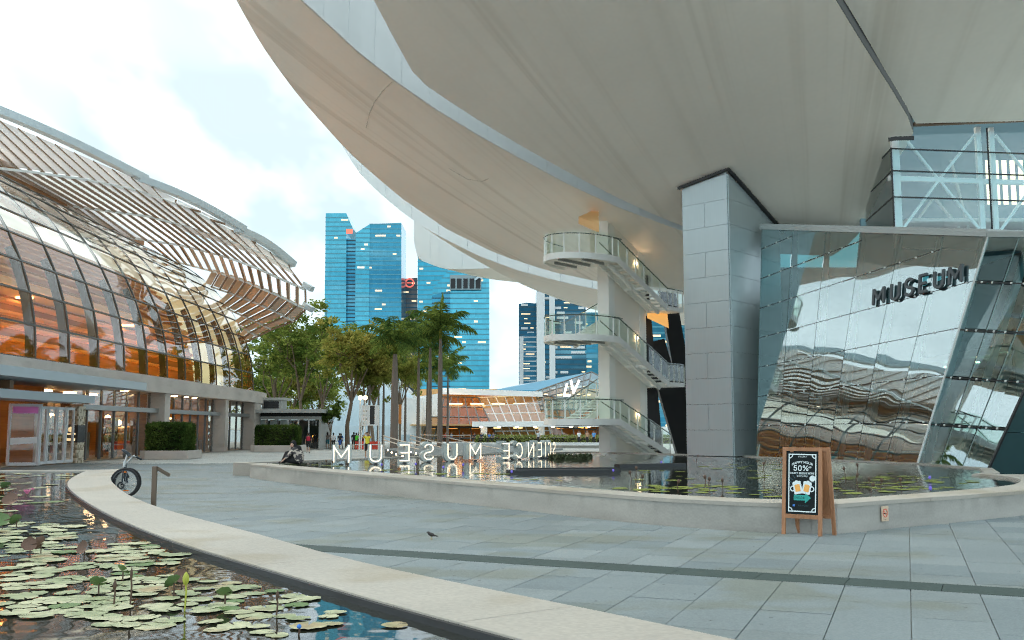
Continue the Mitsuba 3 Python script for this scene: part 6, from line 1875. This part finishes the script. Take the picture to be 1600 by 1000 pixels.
    if bag:
        put('backpack', man(m3.Manifold.batch_hull([ball(W((dx, -.19, zz)), .055 * s, 8) for dx in (-.10, .10) for zz in (J['chest'][2] - .22, J['chest'][2] + .06)])), cloth(bag), k, smooth=50)
    return k

# the woman sitting on the rim of the pond, legs up on the coping, leaning on her knees
def seated_woman():
    q = G(459, 723.5, HC)
    x, y = q[0], q[1]
    k = thing('person', 'woman in a black headscarf and patterned shawl sitting on the pond rim', 'person')
    # local: she faces left (-x), body turned a little to the camera
    S_ = .86
    def W(a, b, c): return V(x + a * S_, y + b * S_, HC + c * S_)
    pel, waist, chest, neck, head = W(.18, .05, .11), W(.15, .03, .30), W(.07, .0, .48), W(.0, -.02, .60), W(-.045, -.05, .70)
    shL, shR = W(.02, -.17, .52), W(.10, .17, .53)
    elL, haL = W(-.16, -.20, .32), W(-.36, -.20, .12)
    elR, haR = W(-.14, .14, .34), W(-.34, -.06, .15)
    knL, knR = W(-.26, -.04, .36), W(-.24, .14, .37); anL, anR = W(-.42, -.05, .06), W(-.40, .13, .06)
    body = limb([pel, waist, chest, neck], [.12, .11, .12, .05], 12) + limb([shL, chest, shR], [.05, .10, .05], 12) + limb([shL, elL, haL], [.045, .036, .024], 12) + limb([shR, elR, haR], [.045, .036, .024], 12)
    body += limb([pel, knL, anL], [.10, .06, .04], 12) + limb([pel, knR, anR], [.10, .06, .04], 12) + limb([neck, head], [.045, .05], 12)
    body += [m3.Manifold.batch_hull([ball(head + V(.005, .015, .035) * S_, .078, 16), ball(head + V(-.02, -.03, -.045) * S_, .052, 14)]), ball(head + V(-.03, -.085, -.005), .016, 8)]
    for ha, el in ((haL, elL), (haR, elR)):
        d = unit(ha - el); sd_ = unit(np.cross(d, V(0, 0, 1)))
        body += limb([ha, ha + d * .06], [.028, .026], 8)
        for j in range(4):
            b0 = ha + d * .07 + sd_ * (.017 * (j - 1.5))
            body += limb([b0, b0 + d * (.032 + .008 * (j in (1, 2))), b0 + d * .05 - V(0, 0, .02)], [.0092, .008, .007], 6)
        body += limb([ha + d * .02 + sd_ * .028, ha + d * .06 + sd_ * .05], [.011, .008], 6)
    m_ = man(m3.Manifold.batch_boolean(body, m3.OpType.Add).refine_to_length(.025)); trimesh.smoothing.filter_taubin(m_, iterations=5)
    plain('mat_skin_fair', (0.55, 0.34, 0.25), 0.6)
    put('body', m_, 'mat_skin_fair', k, smooth=True)
    for e in (-1, 1):
        put('eye', man(ball(head + V(-.025 + e * .030, -.078 + e * .006, .018), .008, 8)), 'mat_dark', k)
    put('mouth', man(limb([head + V(-.045, -.075, -.038), head + V(-.005, -.082, -.038)], [.006, .006], 6)[0]), cloth((.35, .09, .08)), k)
    sc_ = m3.Manifold.batch_boolean([ball(head + V(.02, .03, .055), .098, 16), m3.Manifold.batch_hull([ball(head + V(.035, .04, .0), .09, 14), ball(neck + V(.03, .03, -.02), .085, 14)]), m3.Manifold.batch_hull([ball(neck + V(-.02, -.05, -.02), .06, 12), ball(chest + V(-.08, -.06, -.02), .10, 12), ball(chest + V(.06, .03, .05), .13, 12), ball(W(-.08, -.05, .34), .10, 12)])], m3.OpType.Add)
    face = m3.Manifold.batch_hull([ball(head + V(-.035, -.085, .015), .058, 14), ball(head + V(-.03, -.09, -.04), .045, 12), ball(head + V(-.06, -.25, 0), .055, 10)])
    sm = man((sc_ - face).refine_to_length(.03))
    put('headscarf', sm, 'mat_black_cloth', k, smooth=45)
    dr_ = m3.Manifold.batch_boolean([m3.Manifold.batch_hull([ball(pel, .15, 12), ball(knL, .085, 12), ball(knR, .085, 12)]), m3.Manifold.batch_hull([ball(knL, .085, 12), ball(knR, .08, 12), ball(anL + V(.02, 0, .02), .07, 12), ball(anR + V(.02, 0, .02), .07, 12)]), m3.Manifold.batch_hull([ball(pel, .15, 12), ball(waist, .14, 12), ball(W(-.30, 0, .10), .07, 10), ball(W(-.05, -.1, .08), .06, 10)])], m3.OpType.Add)
    put('dress', man(dr_), 'mat_black_cloth', k, smooth=50)
    sh_ = limb([shL, elL * .7 + shL * .3, elL * .5 + haL * .5], [.075, .062, .052], 12) + limb([shR, elR], [.075, .062], 12)
    sh_ += [m3.Manifold.batch_hull([ball(shL, .08, 12), ball(W(.16, .10, .52), .09, 12), ball(W(.24, .02, .30), .13, 12), ball(W(.27, .0, .10), .10, 12), ball(W(.10, -.16, .26), .07, 12), ball(W(.20, -.13, .08), .06, 12)])]
    m_ = man(m3.Manifold.batch_boolean(sh_, m3.OpType.Add).refine_to_length(.03)); trimesh.smoothing.filter_taubin(m_, iterations=4)
    put('shawl', m_, 'mat_shawl', k, smooth=True)
    for an in (anL, anR):
        put('shoe', man(limb([an + V(.02, 0, -.02), an + V(-.10, -.02, -.03)], [.04, .032], 10)[0]), cloth((.03, .03, .03)), k)
plain('mat_black_cloth', (0.012, 0.013, 0.015), 0.8)
def shawl_fn(p, n, uv):
    k = mikit.fbm(p.x * 11, p.y * 11, p.z * 13, 3)
    return mikit.mix(mi.Color3f(0.06, 0.055, 0.06), mi.Color3f(0.52, 0.46, 0.40), mikit.smoothstep(0.44, 0.56, k))
mat('mat_shawl', base_color=mikit.proc(shawl_fn), roughness=0.8)
seated_woman()

def crowd(lab, px, head_y, feet_y, yaw, top, bottom, **kw):
    q = G(px, feet_y)
    h = q[1] * (feet_y - head_y) / F * 1.0
    return person(lab, q[0], q[1], h, yaw, top, bottom, seed=int(px), **kw)
GR = 'people walking on the plaza'
crowd('woman in a yellow top and black shorts holding her hands to her face', 573.5, 676, 716, math.pi, (.75, .68, .06), (.02, .02, .02), pose='arms_up', long_leg=False, shoes=(.1, .16, .3))
crowd('person in a grey shirt and teal shorts, leftmost of the walking group', 511.5, 676, 701, .2, (.22, .19, .17), (.02, .14, .18), pose='walk', long_leg=False)
crowd('person in long black clothes beside the grey shirt', 508.5, 677, 700, .4, (.02, .02, .02), (.02, .02, .02))
crowd('person in a white shirt seen from behind the first sign letter', 520.5, 677, 702, .1, (.75, .76, .78), (.02, .02, .025))
crowd('person in a dark top and blue shorts behind the first sign letter', 530.5, 677.5, 702.5, -.3, (.02, .025, .03), (.03, .10, .38), pose='walk', long_leg=False)
crowd('person in a blue shirt walking near the first letter', 532.5, 678, 701, .5, (.04, .15, .45), (.04, .04, .05), pose='walk')
crowd('person in a pale grey shirt and dark trousers by the forked tree', 542.5, 676.5, 700, .2, (.50, .52, .56), (.03, .03, .035))
crowd('person in a black shirt left of the bright green shirt', 552.5, 676, 702, .1, (.015, .015, .02), (.03, .03, .03), pose='walk', long_leg=False)
crowd('person in a bright green shirt and dark shorts', 556.5, 677, 702, -.2, (.10, .62, .05), (.03, .03, .035), pose='walk', long_leg=False)
crowd('person in a dark jacket right of the green shirt', 560, 678, 700, .3, (.05, .05, .06), (.03, .03, .03))
crowd('person in a maroon shirt just left of the woman in yellow', 567, 680, 700, 2.8, (.25, .04, .05), (.03, .03, .03))
crowd('person with a red backpack walking past the kiosk', 481.5, 677, 708, .15, (.04, .03, .035), (.02, .02, .02), pose='walk', bag=(.45, .02, .05), long_leg=False)
crowd('person in dark clothes at the kiosk door', 492.5, 677, 701.5, .3, (.02, .025, .04), (.03, .035, .06))
crowd('woman in a white top standing inside the glass doors of the shop', 72, 674, 724, 1.3, (.72, .76, .80), (.03, .03, .03))
crowd('person with a blue bag sitting on the ramp edge between two letters', 695, 694.5, 712, 2.6, (.03, .10, .30), (.02, .02, .03), pose='sit', bag=(.03, .12, .35))
crowd('person in a red shirt sitting behind the second letter U', 705, 691, 711, 2.4, (.42, .05, .05), (.03, .03, .035), pose='sit')
crowd('person in pale pink clothes sitting near the sixth letter', 731, 693, 711, 2.2, (.62, .42, .40), (.5, .36, .34), pose='sit')
for j, (px, c, lab) in enumerate(((697, (.5, .05, .06), 'far seated person in red by the hedge'), (706, (.08, .22, .4), 'far seated person in teal by the hedge'), (724, (.03, .03, .035), 'far seated person in black left of the others by the hedge'), (742, (.04, .04, .05), 'far person in dark clothes in the middle of the hedge row'), (753, (.03, .05, .10), 'far person in navy beside the blue shirt by the hedge'), (765, (.06, .22, .62), 'far person in a bright blue shirt by the hedge'), (771, (.12, .14, .2), 'far person in slate grey at the right of the row'),
                               (841, (.55, .6, .65), 'far person in pale clothes under the walkway'), (904, (.72, .78, .82), 'far person in white left of the stair column'), (917, (.5, .3, .2), 'far person in brown left of the stair column'), (927, (.12, .35, .75), 'far person in light blue beside the stair column'))):
    d = 108.0
    person(lab, at(px, d), d, 1.25 if px < 800 else 1.5, 2.6, c, (.03, .03, .035), pose='sit' if px < 800 else 'stand', z=.25 if px < 800 else -.1, seed=px)

# ------------------------------------------------------------------ ramp, rails, hedges, barriers, lamps on the far plaza
rp = thing('access_ramp', 'grey sloping ramp with pale handrails behind the sign letters', 'ramp')
plain('mat_ramp', (0.18, 0.20, 0.20), 0.6)
a, b, c2, d2 = G(601, 713), G(636, 715), G(880, 703), G(720, 699)
put('slope', hexa([V(a[0], a[1], .0), V(b[0] + 1.2, b[1], .0), V(c2[0], c2[1], .0), V(d2[0], d2[1], .0)], [V(a[0], a[1], .42), V(b[0] + 1.2, b[1], .06), V(c2[0], c2[1], .10), V(d2[0], d2[1], .45)]), 'mat_ramp', rp)
plain('mat_handrail', (0.62, 0.55, 0.47), 0.4)
for (p0, p1, d0_, d1_) in (((599, 681), (662, 697), 58, 55), ((599, 687), (655, 702), 58, 55), ((641, 680), (716, 698), 64, 60), ((640, 686), (712, 704), 64, 60), ((656, 679.5), (735, 680), 70, 70), ((700, 684), (790, 703), 70, 64)):
    A0, B0 = P(*p0, d0_), P(*p1, d1_)
    put('handrail', tube([A0, (A0 + B0) / 2 - V(0, 0, .04), B0], .035, 6), 'mat_handrail', rp)
for px, y0, d in ((600, 681, 58), (622, 687, 57), (648, 694, 56), (642, 680, 64), (668, 687, 62), (700, 694, 61), (735, 680, 70), (780, 700, 65)):
    q = P(px, y0, d)
    put('rail_post', tube([V(q[0], q[1], 0), q], .028, 6), 'mat_handrail', rp)
for px, py, d in ((606, 703.5, 52), (612, 707, 52), (619, 710, 52), (629, 713, 50), (642, 706, 54), (641, 716, 48), (650, 708.5, 53), (661, 712, 51), (672, 715, 49), (687, 718, 46.5), (603, 718, 44)):
    q = P(px, py, d)
    put('marker_light', trimesh.creation.icosphere(1, .045).apply_translation(q), 'mat_lamp_off', rp, emit=(1.6, 1.1, .6))
hd2 = thing('long_hedge', 'long low hedge in front of the crystal pavilion', 'hedge')
x0, x1 = at(745, 112), at(1070, 112)
put('foliage', leaf_cloud(9000, box_sampler(x0, x1, 111, 113, -.1, .75, .10), .13, 131), 'mat_weed', hd2)
put('core', box(x0 + .1, x1 - .1, 111.2, 112.8, -.1, .6), 'mat_soil', hd2)
for i, (yy, xa, xb, z0, z1, m_, lab) in enumerate(((96, 740, 1000, .0, .22, 'mat_crystal_white', 'long white low wall in front of the hedge'), (84, 690, 940, 0, .16, 'mat_wall_concrete', 'grey low seating wall behind the letters'), (74, 690, 800, 0, .14, 'mat_ramp', 'dark low bench wall behind the sixth letter'))):
    w_ = thing('low_wall', lab, 'wall')
    put('wall', box(at(xa, yy), at(xb, yy), yy, yy + .8, z0, z1), m_, w_)
    put('cap', box(at(xa, yy) - .05, at(xb, yy) + .05, yy - .05, yy + .85, z1, z1 + .07), m_, w_)
for px, lab in ((560, 'red plastic barrier left of the woman in yellow, leftmost'), (569.5, 'red plastic barrier directly left of the woman in yellow'), (581, 'red plastic barrier right of the woman in yellow'), (588, 'rightmost red plastic barrier beside the letter U')):
    q = G(px, 702)
    k = thing('barrier', lab, 'barrier')
    pf = Polygon([(-.22, 0), (.22, 0), (.12, .25), (.08, .62), (-.08, .62), (-.12, .25)])
    m_ = trimesh.creation.extrude_polygon(pf, .5, engine='earcut')
    put('block', frame_mesh(m_, V(q[0] + .25, q[1], 0), V(0, 1, 0), V(0, 0, 1), V(-1, 0, 0)).apply_translation((0, 0, 0)), 'mat_poster_red', k)
    put('white_band', box(q[0] - .255, q[0] + .255, q[1] - .16, q[1] + .16, .33, .40), 'mat_white_board', k)
for px, lab in ((563.5, 'twin lamp post on the left beside the banner'), (571.5, 'lamp post directly right of the twin on the left')):
    d = 72.0
    k = thing('lamp_post', lab, 'lamp post')
    x = at(px, d); zt_ = P(px, 624, d)[2]
    put('pole', tube([V(x, d, 0), V(x, d, zt_)], [.06, .045], 8), 'mat_stair_white', k)
    put('globe', trimesh.creation.icosphere(2, .16).apply_translation((x, d, zt_ + .12)), 'mat_lamp_off', k, smooth=True, emit=(.9, .55, .25))
bn = thing('banner', 'white and black poster banner between the lamp posts and palms', 'banner')
d = 76.0
a, b = P(565, 665, d), P(592, 633, d)
put('panel', box(a[0], b[0], d, d + .06, a[2], b[2]), 'mat_white_board', bn)
put('dark_print', box(a[0] + .62, a[0] + .98, d - .004, d, a[2] + .1, b[2] - .05), 'mat_dark', bn)
for i in range(4):
    put('print_block', box(a[0] + .1, a[0] + .35 + .06 * (i % 2), d - .004, d, a[2] + .14 + .3 * i, a[2] + .24 + .3 * i), 'mat_mosaic', bn)
for x in (a[0], b[0]): put('pole', tube([V(x, d + .03, 0), V(x, d + .03, b[2])], .04, 6), 'mat_stair_white', bn)
ob = thing('orange_banner', 'tall orange vertical banner behind the palm trunks', 'banner')
q0_, q1_ = P(622.5, 662, 84), P(627.5, 632, 84)
put('cloth', box(q0_[0], q1_[0], 84, 84.05, q0_[2], q1_[2]), 'mat_poster_orange', ob)
put('pole', tube([V(q0_[0], 84.05, 0), V(q0_[0], 84.05, q1_[2])], .04, 6), 'mat_stair_white', ob)
